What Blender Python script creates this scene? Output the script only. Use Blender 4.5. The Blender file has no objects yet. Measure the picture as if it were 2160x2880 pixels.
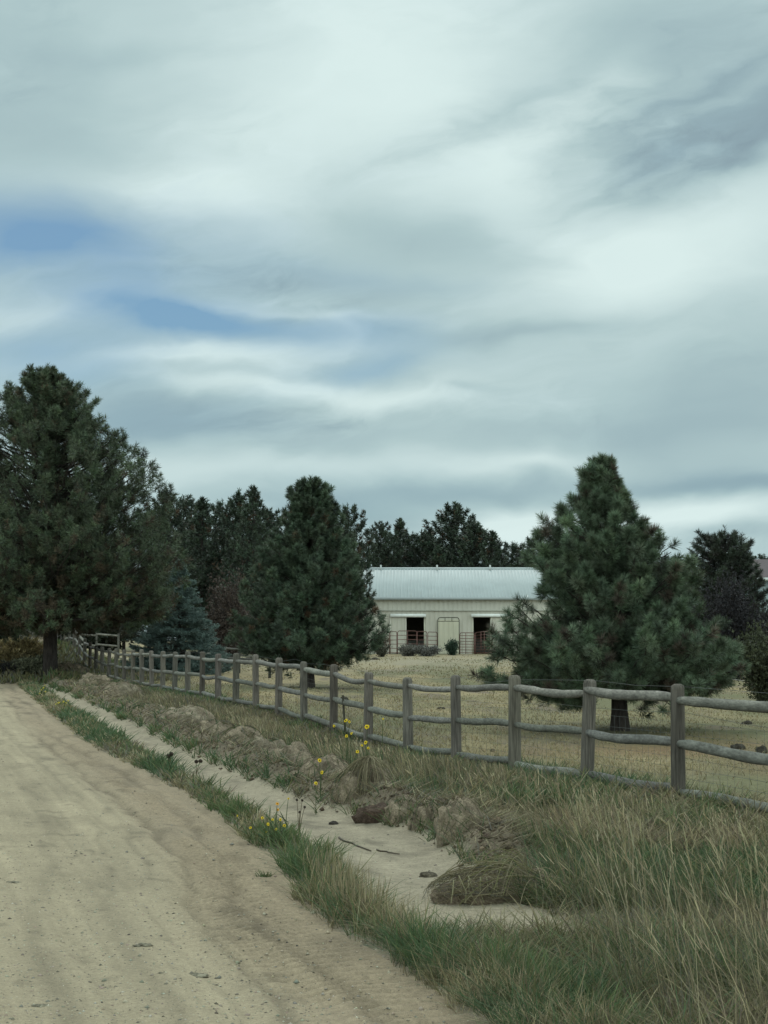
import bpy, math, numpy as np
R = math.radians
sc = bpy.context.scene
C = sc.collection
# ------------------------------------------------------------------ camera
FPX, HORIZON, CAMZ = 5100.0, 1800.0, 1.6
PITCH = math.atan((HORIZON-1440)/FPX)
cam_d = bpy.data.cameras.new("camera"); cam = bpy.data.objects.new("camera", cam_d); C.objects.link(cam)
cam.location = (0,0,CAMZ); cam.rotation_euler = (math.pi/2+PITCH,0,0)
cam_d.sensor_fit='VERTICAL'; cam_d.sensor_height=36.0; cam_d.lens = FPX/2880*36.0
cam_d.clip_start=0.05; cam_d.clip_end=9000
sc.camera = cam
sc.render.resolution_x, sc.render.resolution_y = 768, 1024
vs = sc.view_settings
vs.view_transform='Standard'; vs.look='None'; vs.exposure=0.0; vs.gamma=1.0; vs.use_curve_mapping=False
sc.cycles.max_bounces=6; sc.cycles.diffuse_bounces=3; sc.cycles.transparent_max_bounces=6

def P(px,py,Y):                                   # photo pixel + depth -> world point (used once, to survey the place)
    cp,sp = math.cos(PITCH), math.sin(PITCH)
    a = FPX; u=(px-1080); v=(1440-py)
    dx,dy,dz = u, a*cp - v*sp, a*sp + v*cp
    k = Y/dy
    return np.array((dx*k, Y, CAMZ+dz*k))
def G0(px,py):                                    # pixel -> point on flat ground z=0
    p = P(px,py,1.0); k = -CAMZ/(p[2]-CAMZ)
    return (p[0]*k, k)

def s2l(c):
    c=np.asarray(c,float)/255.
    return np.where(c<=.04045,c/12.92,((c+.055)/1.055)**2.4)
# ------------------------------------------------------------------ sky (world)
SUN_EL, SUN_AZ = 48.0, -8.0      # degrees; azimuth measured from +Y towards +X
w = bpy.data.worlds.new("World"); sc.world=w; w.use_nodes=True
nt=w.node_tree; N=nt.nodes; Lk=nt.links; N.clear()
def nd(t,**k):
    n=N.new(t)
    for a,b in k.items(): setattr(n,a,b)
    return n
def ma(op,a,b=None,c=None,clamp=False):
    n=nd('ShaderNodeMath',operation=op); n.use_clamp=clamp
    for i,v in enumerate((a,b,c)):
        if v is None: continue
        if isinstance(v,(int,float)): n.inputs[i].default_value=v
        else: Lk.new(v,n.inputs[i])
    return n.outputs[0]
tc=nd('ShaderNodeTexCoord')
sep=nd('ShaderNodeSeparateXYZ'); Lk.new(tc.outputs['Generated'],sep.inputs[0])
az=ma('ARCTAN2',sep.outputs[0],sep.outputs[1]); el=ma('ARCSINE',sep.outputs[2])
ae=nd('ShaderNodeCombineXYZ'); Lk.new(az,ae.inputs[0]); Lk.new(el,ae.inputs[1])
def warp(vec,scale,amt,detail=2):
    n=nd('ShaderNodeTexNoise'); n.noise_dimensions='3D'; n.inputs['Scale'].default_value=scale; n.inputs['Detail'].default_value=detail
    Lk.new(vec,n.inputs['Vector'])
    s=nd('ShaderNodeVectorMath',operation='SUBTRACT'); Lk.new(n.outputs['Color'],s.inputs[0]); s.inputs[1].default_value=(.5,.5,.5)
    m=nd('ShaderNodeVectorMath',operation='MULTIPLY'); Lk.new(s.outputs[0],m.inputs[0]); m.inputs[1].default_value=amt
    a=nd('ShaderNodeVectorMath',operation='ADD'); Lk.new(vec,a.inputs[0]); Lk.new(m.outputs[0],a.inputs[1])
    return a.outputs[0]
def stretch(vec,sx,sy,off=0):
    m=nd('ShaderNodeMapping'); Lk.new(vec,m.inputs[0]); m.inputs['Scale'].default_value=(sx,sy,1); m.inputs['Location'].default_value=(off,off*.7,off*.3); return m.outputs[0]
st0=stretch(ae.outputs[0],1,2.2,3.1)
wv=warp(ae.outputs[0],7.0,(.085,.035,0),3)
n2=nd('ShaderNodeTexNoise'); n2.inputs['Scale'].default_value=14; n2.inputs['Detail'].default_value=4; Lk.new(stretch(wv,1,2.6,1.7),n2.inputs['Vector'])
s_=nd('ShaderNodeVectorMath',operation='SUBTRACT'); Lk.new(n2.outputs['Color'],s_.inputs[0]); s_.inputs[1].default_value=(.5,.5,.5)
m_=nd('ShaderNodeVectorMath',operation='MULTIPLY'); Lk.new(s_.outputs[0],m_.inputs[0]); m_.inputs[1].default_value=(.07,.018,0)
a_=nd('ShaderNodeVectorMath',operation='ADD'); Lk.new(wv,a_.inputs[0]); Lk.new(m_.outputs[0],a_.inputs[1]); wv=a_.outputs[0]
def blob(px,py,rx,ry,rot):
    d=P(px,py,1.0)-np.array((0,0,CAMZ)); d/=np.linalg.norm(d)
    A=math.atan2(d[0],d[1]); E=math.asin(d[2])
    m=nd('ShaderNodeMapping',vector_type='TEXTURE'); Lk.new(wv,m.inputs[0])
    m.inputs['Location'].default_value=(A,E,0); m.inputs['Rotation'].default_value=(0,0,R(rot)); m.inputs['Scale'].default_value=(rx/FPX,ry/FPX,1)
    dt=nd('ShaderNodeVectorMath',operation='DOT_PRODUCT'); Lk.new(m.outputs[0],dt.inputs[0]); Lk.new(m.outputs[0],dt.inputs[1])
    return ma('EXPONENT',ma('MULTIPLY',dt.outputs['Value'],-1.0))
BR=[ # photo x, y, rx, ry, rotation, amount
 (1080,130,470,400,0,.40),(640,420,280,300,0,.20),(1950,650,480,150,12,.34),(1480,590,430,150,-35,.26),
 (470,545,330,70,0,.32),(1600,290,260,45,30,.26),(1880,440,260,40,22,.16),(520,1010,430,32,3,.50),(150,885,240,34,8,.42),
 (1500,790,480,120,0,.14),(720,1105,420,30,-4,.46),(560,1335,330,44,0,.28),(1000,1320,400,40,0,.22),(1440,1300,190,26,0,.30),
 (1440,1480,170,56,0,.60),(1900,1440,280,52,0,.52),(1150,1130,360,40,6,.18),(760,890,420,18,-3,.24),(960,940,60,50,-45,.22),
 (1900,900,350,110,0,.04),(300,760,300,18,8,.14),(760,1250,320,26,8,.16),
 (120,330,380,300,0,-.16),(330,140,260,40,0,-.10),(1980,100,420,190,10,-.22),(2060,385,430,90,24,-.54),(1780,470,240,30,26,-.22),(1950,250,260,30,20,-.18),(1300,700,380,60,-20,-.10),(1690,450,260,60,24,-.28),
 (1330,350,300,60,18,-.24),(1150,660,420,130,-8,-.16),(950,800,420,80,-8,-.20),(640,760,240,60,-6,-.16),(480,1190,330,105,-4,-.36),(900,1230,300,60,6,-.16),
 (1480,945,330,34,4,-.26),(1390,1110,90,14,0,-.18),(1200,1375,560,44,0,-.28),(2020,1365,260,32,0,-.36),(980,1440,260,36,-8,-.24),
 (2000,1190,360,130,0,-.20),(2100,1010,260,130,0,-.12),(1560,1220,400,40,0,-.10),(2080,1500,150,22,0,-.25)]
BL=[(70,655,400,95,-4,.90),(320,800,620,260,0,.13),(30,720,140,50,8,.45),(330,805,360,70,-6,.50),(590,925,290,48,-6,1.05),(420,900,300,46,0,.30),(1060,945,200,60,0,.60),(230,880,300,50,-4,.30),(120,1060,260,60,0,.35),(1040,1050,230,42,8,.65),
 (120,985,330,62,0,.62),(1020,770,330,50,-8,.22),(620,620,200,60,0,.10),(500,1210,300,80,0,.25),(1200,1380,520,50,0,.22),(2020,1365,260,34,0,.25),(1000,1440,260,40,0,.3),(250,1080,200,40,0,.25)]
def total(lst,base):
    acc=base
    for (x,y,rx,ry,rt,am) in lst:
        acc=ma('MULTIPLY_ADD',blob(x,y,rx,ry,rt),am,acc)
    return acc
n3=nd('ShaderNodeTexNoise'); n3.inputs['Scale'].default_value=10; n3.inputs['Detail'].default_value=7; n3.inputs['Roughness'].default_value=.52
rt3=nd('ShaderNodeMapping'); Lk.new(wv,rt3.inputs[0]); rt3.inputs['Rotation'].default_value=(0,0,R(-10)); Lk.new(stretch(rt3.outputs[0],1,2.0,5.3),n3.inputs['Vector'])
n5=nd('ShaderNodeTexNoise'); n5.inputs['Scale'].default_value=20; n5.inputs['Detail'].default_value=5; n5.inputs['Roughness'].default_value=.5
rt5=nd('ShaderNodeMapping'); Lk.new(wv,rt5.inputs[0]); rt5.inputs['Rotation'].default_value=(0,0,R(-14)); Lk.new(stretch(rt5.outputs[0],1,4.2,2.3),n5.inputs['Vector'])
# wisps: present only where a second, broader noise allows them
n6=nd('ShaderNodeTexNoise'); n6.inputs['Scale'].default_value=9; n6.inputs['Detail'].default_value=2; Lk.new(stretch(wv,1,1.8,8.3),n6.inputs['Vector'])
gate=ma('MULTIPLY',ma('SUBTRACT',n6.outputs['Fac'],.42,clamp=True),3.6,clamp=True)
for (gx_,gy_,ga_,gb_,gr_,gm_) in [(1600,310,230,75,16,1.0),(930,960,240,90,-8,1.0),(120,840,260,110,8,.8),(1300,1150,380,60,2,.9),(600,1060,360,60,0,.7),(1880,450,280,110,22,.7),(1150,420,260,80,20,.6),(500,800,300,70,-6,.6)]:
    gate=ma('MULTIPLY_ADD',blob(gx_,gy_,ga_,gb_,gr_),gm_,gate)
n7=nd('ShaderNodeTexNoise'); n7.inputs['Scale'].default_value=55; n7.inputs['Detail'].default_value=6; n7.inputs['Roughness'].default_value=.6; Lk.new(stretch(rt5.outputs[0],1,2.6,9.1),n7.inputs['Vector'])
wisp=ma('MULTIPLY',ma('ADD',ma('MULTIPLY_ADD',n5.outputs['Fac'],.55,-.26),ma('MULTIPLY_ADD',n7.outputs['Fac'],.34,-.17)),gate)
fine=ma('ADD',ma('MULTIPLY_ADD',n3.outputs['Fac'],.26,-.13),wisp)
# elsewhere in the sky: broad soft cloud variation on the whole sphere
n4=nd('ShaderNodeTexNoise'); n4.inputs['Scale'].default_value=2.2; n4.inputs['Detail'].default_value=3
m4=nd('ShaderNodeMapping'); Lk.new(tc.outputs['Generated'],m4.inputs[0]); m4.inputs['Scale'].default_value=(1,1,2.4); Lk.new(m4.outputs[0],n4.inputs['Vector'])
base=ma('ADD',ma('ADD',ma('MULTIPLY_ADD',n4.outputs['Fac'],.14,.49),fine),ma('MULTIPLY',ma('SUBTRACT',.45,sep.outputs[1],clamp=True),.5))  # last term lifts the sky away from the view as added fill
# unseen sky overhead and behind the viewer is boosted to light camera-facing surfaces
thin=ma('MULTIPLY_ADD',ma('SUBTRACT',.80,sep.outputs[1],clamp=True),6.5,10.0)
bright=total(BR,base)
blue=total(BL,ma('MULTIPLY',fine,.6))
ramp=nd('ShaderNodeValToRGB'); Lk.new(bright,ramp.inputs[0])
els=ramp.color_ramp.elements
els[0].position=0.0; els[1].position=1.0
stops=[(0.0,(133,155,166)),(.25,(152,177,184)),(.5,(176,200,202)),(.75,(198,219,219)),(1.0,(218,237,235))]
els[0].color=(*s2l(stops[0][1]),1); els[1].color=(*s2l(stops[-1][1]),1)
for p_,c_ in stops[1:-1]:
    e=els.new(p_); e.color=(*s2l(c_),1)
sky=nd('ShaderNodeTexSky',sky_type='NISHITA'); sky.sun_disc=False; sky.sun_elevation=R(SUN_EL); sky.sun_rotation=R(SUN_AZ)
sky.air_density=1.0; sky.dust_density=1.0; sky.ozone_density=1.2
skb=nd('ShaderNodeVectorMath',operation='MULTIPLY'); Lk.new(sky.outputs[0],skb.inputs[0]); skb.inputs[1].default_value=(.34,.50,.59)
# clouds are brighter than the clear sky: the world Background runs at .1, the cloud colour is given in the sky's own units
cl=nd('ShaderNodeVectorMath',operation='SCALE'); Lk.new(ramp.outputs[0],cl.inputs[0]); Lk.new(thin,cl.inputs['Scale'])
mx=nd('ShaderNodeMix',data_type='RGBA'); Lk.new(ma('MULTIPLY',blue,.84,clamp=True),mx.inputs[0]); Lk.new(cl.outputs[0],mx.inputs[6]); Lk.new(skb.outputs[0],mx.inputs[7])
bg=nd('ShaderNodeBackground'); bg.inputs[1].default_value=0.1; Lk.new(mx.outputs[2],bg.inputs[0])
wo=nd('ShaderNodeOutputWorld'); Lk.new(bg.outputs[0],wo.inputs[0])
# ------------------------------------------------------------------ sun behind thin cloud
sd=bpy.data.lights.new("sun",'SUN'); sd.energy=1.1; sd.angle=R(14); sd.color=(1,.97,.9)
so=bpy.data.objects.new("sun",sd); C.objects.link(so)
from mathutils import Vector
sdir=Vector((math.sin(R(SUN_AZ))*math.cos(R(SUN_EL)),math.cos(R(SUN_AZ))*math.cos(R(SUN_EL)),math.sin(R(SUN_EL))))
so.rotation_euler=sdir.to_track_quat('Z','Y').to_euler(); so.location=(0,0,30)
# ------------------------------------------------------------------ helpers
rng=np.random.default_rng(7)
def hsh(ix,iy,seed):
    h=(ix.astype(np.int64)*374761393+iy.astype(np.int64)*668265263+seed*1442695041)&0xFFFFFFFF
    h=((h^(h>>13))*1274126177)&0xFFFFFFFF
    return ((h^(h>>16))&0xFFFFFF)/float(0xFFFFFF)
def vn(x,y,seed=0):
    x=np.asarray(x,float); y=np.asarray(y,float)
    ix=np.floor(x); iy=np.floor(y); fx=x-ix; fy=y-iy
    fx=fx*fx*(3-2*fx); fy=fy*fy*(3-2*fy); ix=ix.astype(np.int64); iy=iy.astype(np.int64)
    a=hsh(ix,iy,seed);b=hsh(ix+1,iy,seed);c=hsh(ix,iy+1,seed);d=hsh(ix+1,iy+1,seed)
    return (a*(1-fx)+b*fx)*(1-fy)+(c*(1-fx)+d*fx)*fy
def fbm(x,y,seed=0,o=4):
    s=0;am=.5;t=0
    for k in range(o):
        s=s+am*vn(np.asarray(x)*2**k+17*k,np.asarray(y)*2**k-9*k,seed+k); t+=am; am*=.5
    return s/t
def smooth(t): t=np.clip(t,0,1); return t*t*(3-2*t)

class MB:
    """collects vertices, faces (tris or quads) and a colour per vertex"""
    def __init__(s): s.V=[];s.T=[];s.Q=[];s.Cc=[];s.n=0;s.NC=[]
    def add(s,v,t=None,q=None,col=(1,1,1)):
        v=np.asarray(v,float).reshape(-1,3)
        if t is not None and len(t): s.T.append(np.asarray(t,np.int64)+s.n)
        if q is not None and len(q): s.Q.append(np.asarray(q,np.int64)+s.n)
        c=np.asarray(col,float)
        if c.ndim==1: c=np.tile(c,(len(v),1))
        s.V.append(v); s.Cc.append(c); s.n+=len(v)
    def box(s,x0,x1,y0,y1,z0,z1,col=(1,1,1)):
        v=[(x,y,z) for z in (z0,z1) for y in (y0,y1) for x in (x0,x1)]
        s.add(v,q=[(0,2,3,1),(4,5,7,6),(0,1,5,4),(2,6,7,3),(0,4,6,2),(1,3,7,5)],col=col)
    def tube(s,pts,rad,sides=8,col=(1,1,1),cap=True,jit=0,flat=1.0):
        pts=np.asarray(pts,float); n=len(pts); rad=np.broadcast_to(np.asarray(rad,float),(n,))
        tg=np.gradient(pts,axis=0); tg/=np.linalg.norm(tg,axis=1)[:,None]+1e-9
        ref=np.array((0,0,1.)) if abs(tg[:,2]).mean()<.8 else np.array((1.,0,0))
        a=np.cross(tg,ref); a/=np.linalg.norm(a,axis=1)[:,None]+1e-9; b=np.cross(a,tg)
        th=np.linspace(0,2*np.pi,sides,endpoint=False)
        r=rad[:,None]*(1+jit*(rng.random((n,sides))-.5))
        v=pts[:,None,:]+r[...,None]*(np.cos(th)[None,:,None]*a[:,None,:]+flat*np.sin(th)[None,:,None]*b[:,None,:])
        i=np.arange(n-1)[:,None]*sides; j=np.arange(sides)[None,:]; j2=(j+1)%sides
        q=np.stack([i+j,i+j2,i+sides+j2,i+sides+j],-1).reshape(-1,4)
        vv=v.reshape(-1,3); t=[]
        if cap:
            vv=np.vstack([vv,pts[0],pts[-1]]); k=n*sides
            for m in range(sides):
                t.append((k,(m+1)%sides,m)); t.append((k+1,(n-1)*sides+m,(n-1)*sides+(m+1)%sides))
        s.add(vv,t=t,q=q,col=col)
    def build(s,name,mat,parent=None,smooth_=False,loc=None):
        me=bpy.data.meshes.new(name)
        V=np.vstack(s.V); Cc=np.vstack(s.Cc)
        T=np.vstack(s.T) if s.T else np.zeros((0,3),np.int64); Q=np.vstack(s.Q) if s.Q else np.zeros((0,4),np.int64)
        if loc is not None: V=V-np.asarray(loc)
        me.vertices.add(len(V)); me.vertices.foreach_set('co',V.astype(np.float32).ravel())
        nl=len(T)*3+len(Q)*4; me.loops.add(nl); me.loops.foreach_set('vertex_index',np.concatenate([T.ravel(),Q.ravel()]).astype(np.int32))
        me.polygons.add(len(T)+len(Q))
        ls=np.concatenate([np.arange(len(T))*3,len(T)*3+np.arange(len(Q))*4]).astype(np.int32)
        me.polygons.foreach_set('loop_start',ls)
        me.update(calc_edges=True)
        ca=me.color_attributes.new('col','FLOAT_COLOR','POINT')
        ca.data.foreach_set('color',np.hstack([Cc,np.ones((len(Cc),1))]).astype(np.float32).ravel())
        if smooth_: me.polygons.foreach_set('use_smooth',np.ones(len(me.polygons),bool))
        me.materials.append(mat); me.validate()
        o=bpy.data.objects.new(name,me); C.objects.link(o)
        if parent is not None: o.parent=parent
        if loc is not None: o.location=loc
        return o
def tag(o,label=None,cat=None,group=None,kind=None):
    if label: o['label']=label
    if cat: o['category']=cat
    if group: o['group']=group
    if kind: o['kind']=kind
    return o
def empty(name,loc,label,cat,group=None,rz=0):
    o=bpy.data.objects.new(name,None); C.objects.link(o); o.location=loc; o.rotation_euler=(0,0,rz); o.empty_display_size=.2
    return tag(o,label,cat,group)
def dup(root,loc,rz=0,sc_=1.0,label=None,group=None):
    r=root.copy(); C.objects.link(r); r.location=loc; r.rotation_euler=(0,0,rz); r.scale=(sc_,sc_,sc_) if not hasattr(sc_,'__len__') else sc_
    if label: r['label']=label
    if group: r['group']=group
    for ch in list(root.children):
        c=ch.copy(); C.objects.link(c); c.parent=r
        for g in ch.children:
            d=g.copy(); C.objects.link(d); d.parent=c
    return r

# ------------------------------------------------------------------ materials
def mat(name,rough=.9,spec=.2,metal=0,noise=None,bump=None,color=None,vary=None,transl=0):
    """vertex colour (or colour) times procedural noise, with bump"""
    m=bpy.data.materials.new(name); m.use_nodes=True; t=m.node_tree; n=t.nodes; l=t.links; b=n['Principled BSDF']
    b.inputs['Roughness'].default_value=rough; b.inputs['Specular IOR Level'].default_value=spec; b.inputs['Metallic'].default_value=metal
    if color is None:
        a=n.new('ShaderNodeAttribute'); a.attribute_name='col'; src=a.outputs['Color']
    else:
        a=n.new('ShaderNodeRGB'); a.outputs[0].default_value=(*color,1); src=a.outputs[0]
    tco=n.new('ShaderNodeTexCoord')
    def nz(scale,detail,st=(1,1,1),rgh=.6):
        mp=n.new('ShaderNodeMapping'); l.new(tco.outputs['Object'],mp.inputs[0]); mp.inputs['Scale'].default_value=st
        x=n.new('ShaderNodeTexNoise'); x.inputs['Scale'].default_value=scale; x.inputs['Detail'].default_value=detail; x.inputs['Roughness'].default_value=rgh; l.new(mp.outputs[0],x.inputs['Vector']); return x.outputs['Fac']
    for (scale,detail,lo,hi,st) in (noise or []):
        f=nz(scale,detail,st); mr=n.new('ShaderNodeMapRange'); mr.inputs[1].default_value=.3; mr.inputs[2].default_value=.7; mr.inputs[3].default_value=lo; mr.inputs[4].default_value=hi; l.new(f,mr.inputs[0])
        v=n.new('ShaderNodeVectorMath'); v.operation='SCALE'; l.new(src,v.inputs[0]); l.new(mr.outputs[0],v.inputs['Scale']); src=v.outputs[0]
    if vary:
        scale,st,lo,hi,c2=vary
        f=nz(scale,4,st); mr=n.new('ShaderNodeMapRange'); mr.inputs[1].default_value=lo; mr.inputs[2].default_value=hi; l.new(f,mr.inputs[0])
        x=n.new('ShaderNodeMix'); x.data_type='RGBA'; l.new(mr.outputs[0],x.inputs[0]); l.new(src,x.inputs[6]); x.inputs[7].default_value=(*c2,1); src=x.outputs[2]
    l.new(src,b.inputs['Base Color'])
    if bump:
        prev=None
        for (scale,detail,st,strength,dist) in bump:
            bp=n.new('ShaderNodeBump'); bp.inputs['Strength'].default_value=strength; bp.inputs['Distance'].default_value=dist; l.new(nz(scale,detail,st),bp.inputs['Height'])
            if prev: l.new(prev,bp.inputs['Normal'])
            prev=bp.outputs[0]
        l.new(prev,b.inputs['Normal'])
    if transl:
        out=n['Material Output']; tr=n.new('ShaderNodeBsdfTranslucent'); l.new(src,tr.inputs[0]); ms=n.new('ShaderNodeMixShader'); ms.inputs[0].default_value=transl
        l.new(b.outputs[0],ms.inputs[1]); l.new(tr.outputs[0],ms.inputs[2]); l.new(ms.outputs[0],out.inputs[0])
    return m
M={}
M['ground']=mat('dry_ground',noise=[(9,5,.75,1.22,(1,1,1)),(70,4,.72,1.25,(1,1,1))],bump=[(28,5,(1,1,1),.9,.03)])
M['road']=mat('dirt_road',noise=[(6,4,.93,1.07,(1,1,1)),(45,5,.80,1.17,(1,1,1)),(260,3,.72,1.27,(1,1,1))],bump=[(55,5,(1,1,1),.7,.012),(230,2,(1,1,1),.8,.006)])
M['sand']=mat('ditch_sand',noise=[(5,4,.88,1.08,(1,1,1)),(19,5,.84,1.12,(1,1,1)),(70,4,.76,1.2,(1,1,1))],bump=[(22,5,(1,1,1),1,.035),(140,2,(1,1,1),.5,.006)])
M['grass']=mat('grass_blades',rough=.7,spec=.25,transl=.28)
M['needle']=mat('pine_needles',rough=.55,spec=.35,transl=.10)
M['bark']=mat('pine_bark',color=(.050,.042,.037),noise=[(14,5,.5,1.5,(1,1,.25))],bump=[(22,4,(1,1,.2),1,.04)])
M['post']=mat('weathered_post_wood',noise=[(7,4,.72,1.25,(1,1,.3)),(60,5,.50,1.45,(1,1,.05))],bump=[(80,4,(1,1,.06),.8,.008)])
M['rail']=mat('weathered_rail_wood',noise=[(5,4,.70,1.25,(1,.6,1)),(50,5,.58,1.35,(.9,.15,1))],bump=[(60,4,(.9,.12,1),.8,.006)])
M['wire']=mat('galvanised_wire',color=(.16,.17,.16),rough=.5,metal=.6)
M['soil']=mat('dug_soil_clod',noise=[(9,5,.6,1.35,(1,1,1)),(55,4,.65,1.3,(1,1,1))],bump=[(16,5,(1,1,1),1,.06),(80,3,(1,1,1),.8,.015)])
M['barnwall']=mat('cream_ribbed_steel',rough=.5,spec=.4,noise=[(1.2,3,.93,1.05,(1,1,.6)),(9,3,.96,1.03,(1,1,.2))])
M['roof']=mat('galvalume_roof',rough=.6,metal=.0,spec=.4,noise=[(.9,3,.93,1.05,(1,.5,1))])
M['paint']=mat('painted_pipe',rough=.55,noise=[(12,4,.7,1.25,(1,1,1))])
M['plain']=mat('painted_trim',rough=.6,noise=[(4,3,.93,1.05,(1,1,1))])
M['shingle']=mat('asphalt_shingles',noise=[(9,4,.8,1.2,(.4,1,3))])
M['petal']=mat('petal',rough=.6,transl=.25)
M['stem']=mat('plant_stem',rough=.7,transl=.1)
M['stone']=mat('pebble_stone',rough=.85,noise=[(40,3,.8,1.2,(1,1,1))])
# ------------------------------------------------------------------ survey of the place
FX0,FY0=2.83,17.6; SP=2.4375; DX,DY=-.6177/SP,2.358/SP     # fence line: first post and direction
def LS(x,y): return (x-FX0)*(-DY)+(y-FY0)*(DX), (x-FX0)*DX+(y-FY0)*DY   # L: metres road-ward of the fence, S: metres along it
def XY(L,S): return FX0+L*(-DY)+S*DX, FY0+L*DX+S*DY
fn=[-8,0,1,2,3,4,5,6,7,8,9,12,19,22,25,28,31,36,40,50,70]
fg=[0.02,0,-.01,-.04,-.095,-.13,-.105,-.035,0,.055,.075,.10,.08,.14,.31,.55,.70,.95,1.15,1.45,1.6]
def curve(pts,lift=0):
    pts=[(px,py+(lift if (py>2250 or lift<0) else lift*1.45)*(py-HORIZON)) for px,py in pts]
    a=np.array([LS(*G0(*p)) for p in pts]); o=np.argsort(a[:,1]); return a[o,1],a[o,0]
c_road=curve([(1640,3100),(1450,2950),(1370,2885),(1270,2830),(1130,2740),(1000,2655),(890,2570),(790,2450),(690,2350),(560,2255),(420,2180),(300,2118),(215,2066),(130,1995),(40,1918)])
c_vr=curve([(1440,2640),(1230,2612),(1085,2560),(965,2480),(860,2410),(785,2325),(725,2272),(645,2225),(525,2172),(440,2144),(300,2016),(180,1950),(105,1908)],.125)
c_dr=curve([(1500,2600),(1440,2560),(1340,2480),(1250,2420),(1190,2375),(1050,2328),(920,2304),(800,2257),(680,2202),(560,2147),(480,2107),(370,2047),(250,1987),(150,1942),(90,1905)],-.062)
c_vr=(c_vr[0],np.minimum(c_vr[1],np.interp(c_vr[0],*c_road)-.36))
def ed(c,S,seed,amp=.06): return np.interp(S,c[0],c[1])+amp*(2*fbm(S*1.7,S*0+seed,seed,3)-1)
def base_z(x,y):
    L,S=LS(x,y); n=S/SP
    gf=np.interp(n,fn,fg)
    fld=np.interp(y,[0,60,85,115,200,4000],[0,0,.22,.67,1.0,1.0])+.05*(fbm(x*.25,y*.25,5,3)-.5)
    k=smooth(-L/9.0)
    z=np.where(L<0,gf*(1-k)+fld*k,gf*(1-smooth((L-.3)/2.6)))
    m=.95*np.exp(-(((x+15.4)/2.3)**2+((y-80)/6.5)**2)); z=z+m*(L>-1)
    return z
def ditch_mask(L,S):
    return (L>ed(c_dr,S,11,.08))&(L<ed(c_vr,S,12,.06))&(S>-6.9)&(S<62)
def road_mask(L,S): return L>ed(c_road,S,13,.07)
def ground_z(x,y):
    x=np.asarray(x,float); y=np.asarray(y,float)
    L,S=LS(x,y); z=base_z(x,y)
    near=S<75
    e=ed(c_dr,S,11,.08); f=ed(c_vr,S,12,.06); r=ed(c_road,S,13,.07)
    bermS=smooth((S+4.2)/1.2)*smooth((66-S)/8)
    berm=np.exp(-((L-(e-.28))/.21)**2)*(.13+.24*(fbm(S*1.5,L*1.5,21,3)-.3)+.10*(fbm(S*6,L*6,23,3)-.5))*bermS
    mid=(e+f)/2; wd=np.maximum((f-e)/2,.05)
    dt=-.05*np.exp(-((L-mid)/wd)**2)*(S>-6.9)
    verge=.03*np.exp(-((L-(f+r)/2)/.28)**2)
    rut=np.where(L>r, .012*(fbm(L*7,S*.12,31,3)-.5)+.008*(fbm(L*3,S*1.4,33,3)-.5),0)
    wash=np.where((L>r-.1)&(L<r+1.0), .019*np.sin(S*50+9*fbm(S*1.2,L*2.5,37,3)+5*L)*smooth(1-np.abs(L-r-.40)/.55)*smooth((fbm(S*.8,L*2,38,2)-.25)*3),0)
    groove=.010*np.sin(L*19+2*fbm(S*.15,L,39,2))*smooth((fbm(L*2,S*.1,40,2)-.4)*4)-.018*np.exp(-((L-r-.72-.05*np.sin(S*.4))/.035)**2)-.015*np.exp(-((L-r-.34+.06*np.sin(S*.3))/.04)**2)-.012*np.exp(-((L-r-1.45)/.05)**2)
    rough=np.where((L<r),.05*(fbm(x*2.2,y*2.2,41,4)-.5),0)*np.where(ditch_mask(L,S),.35,1)
    crown=np.where(L>r,.03*smooth((L-r)/2.5),0)
    return z+(berm+dt+verge)*near+rut+wash+np.where(L>r,groove,0)+rough+crown
# ------------------------------------------------------------------ ground sheet: fine near, coarse far, reaching the horizon
angs=np.concatenate([np.linspace(-180,-40,30)[:-1],np.linspace(-40,-15,60)[:-1],np.linspace(-15,15,440),np.linspace(15,40,60)[1:],np.linspace(40,180,30)[1:-1]])
rad=np.concatenate([np.geomspace(.3,5,26)[:-1],np.geomspace(5,16,560)[:-1],np.geomspace(16,30,200)[:-1],np.geomspace(30,130,300)[:-1],np.geomspace(130,4000,50)])
na,nr=len(angs),len(rad)
A_,R_=np.meshgrid(np.radians(angs),rad); gx=np.sin(A_)*R_; gy=np.cos(A_)*R_
gz=ground_z(gx,gy)
gL,gS=LS(gx,gy)
rm=road_mask(gL,gS); dm=ditch_mask(gL,gS)
# base colours by zone
def mixc(a,b,t): t=np.clip(t,0,1)[...,None]; return a*(1-t)+b*t
cc=lambda *v: np.array(v)
straw=cc(.29,.232,.128); olive=cc(.155,.148,.076); dirt=cc(.175,.14,.098); rust=cc(.20,.125,.065)
f1=fbm(gx*.35,gy*.10,51,4); f2=fbm(gx*1.3,gy*.45,52,4); f3=fbm(gx*.18,gy*.12,53,3)
fieldc=mixc(mixc(np.broadcast_to(straw,gx.shape+(3,)),np.broadcast_to(olive,gx.shape+(3,)),(f1-.42)*4.5),np.broadcast_to(dirt,gx.shape+(3,)),(f2-.55)*4)
fieldc=mixc(fieldc,np.broadcast_to(rust,gx.shape+(3,)),(f3-.62)*5*(gy<60))
stp=np.exp(-((gy-100)/16)**2)*(np.abs(gx-5)<30); fieldc=mixc(fieldc,np.broadcast_to(cc(.31,.27,.19),gx.shape+(3,)),stp*.8*(.4+f2))
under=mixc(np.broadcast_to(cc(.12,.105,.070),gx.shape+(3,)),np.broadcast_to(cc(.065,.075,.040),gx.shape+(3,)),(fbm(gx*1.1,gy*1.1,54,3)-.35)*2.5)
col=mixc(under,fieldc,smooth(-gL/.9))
col=mixc(col,np.broadcast_to(cc(.10,.105,.06),gx.shape+(3,)),(gL>-2)*(gS>55)*.8)
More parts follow.
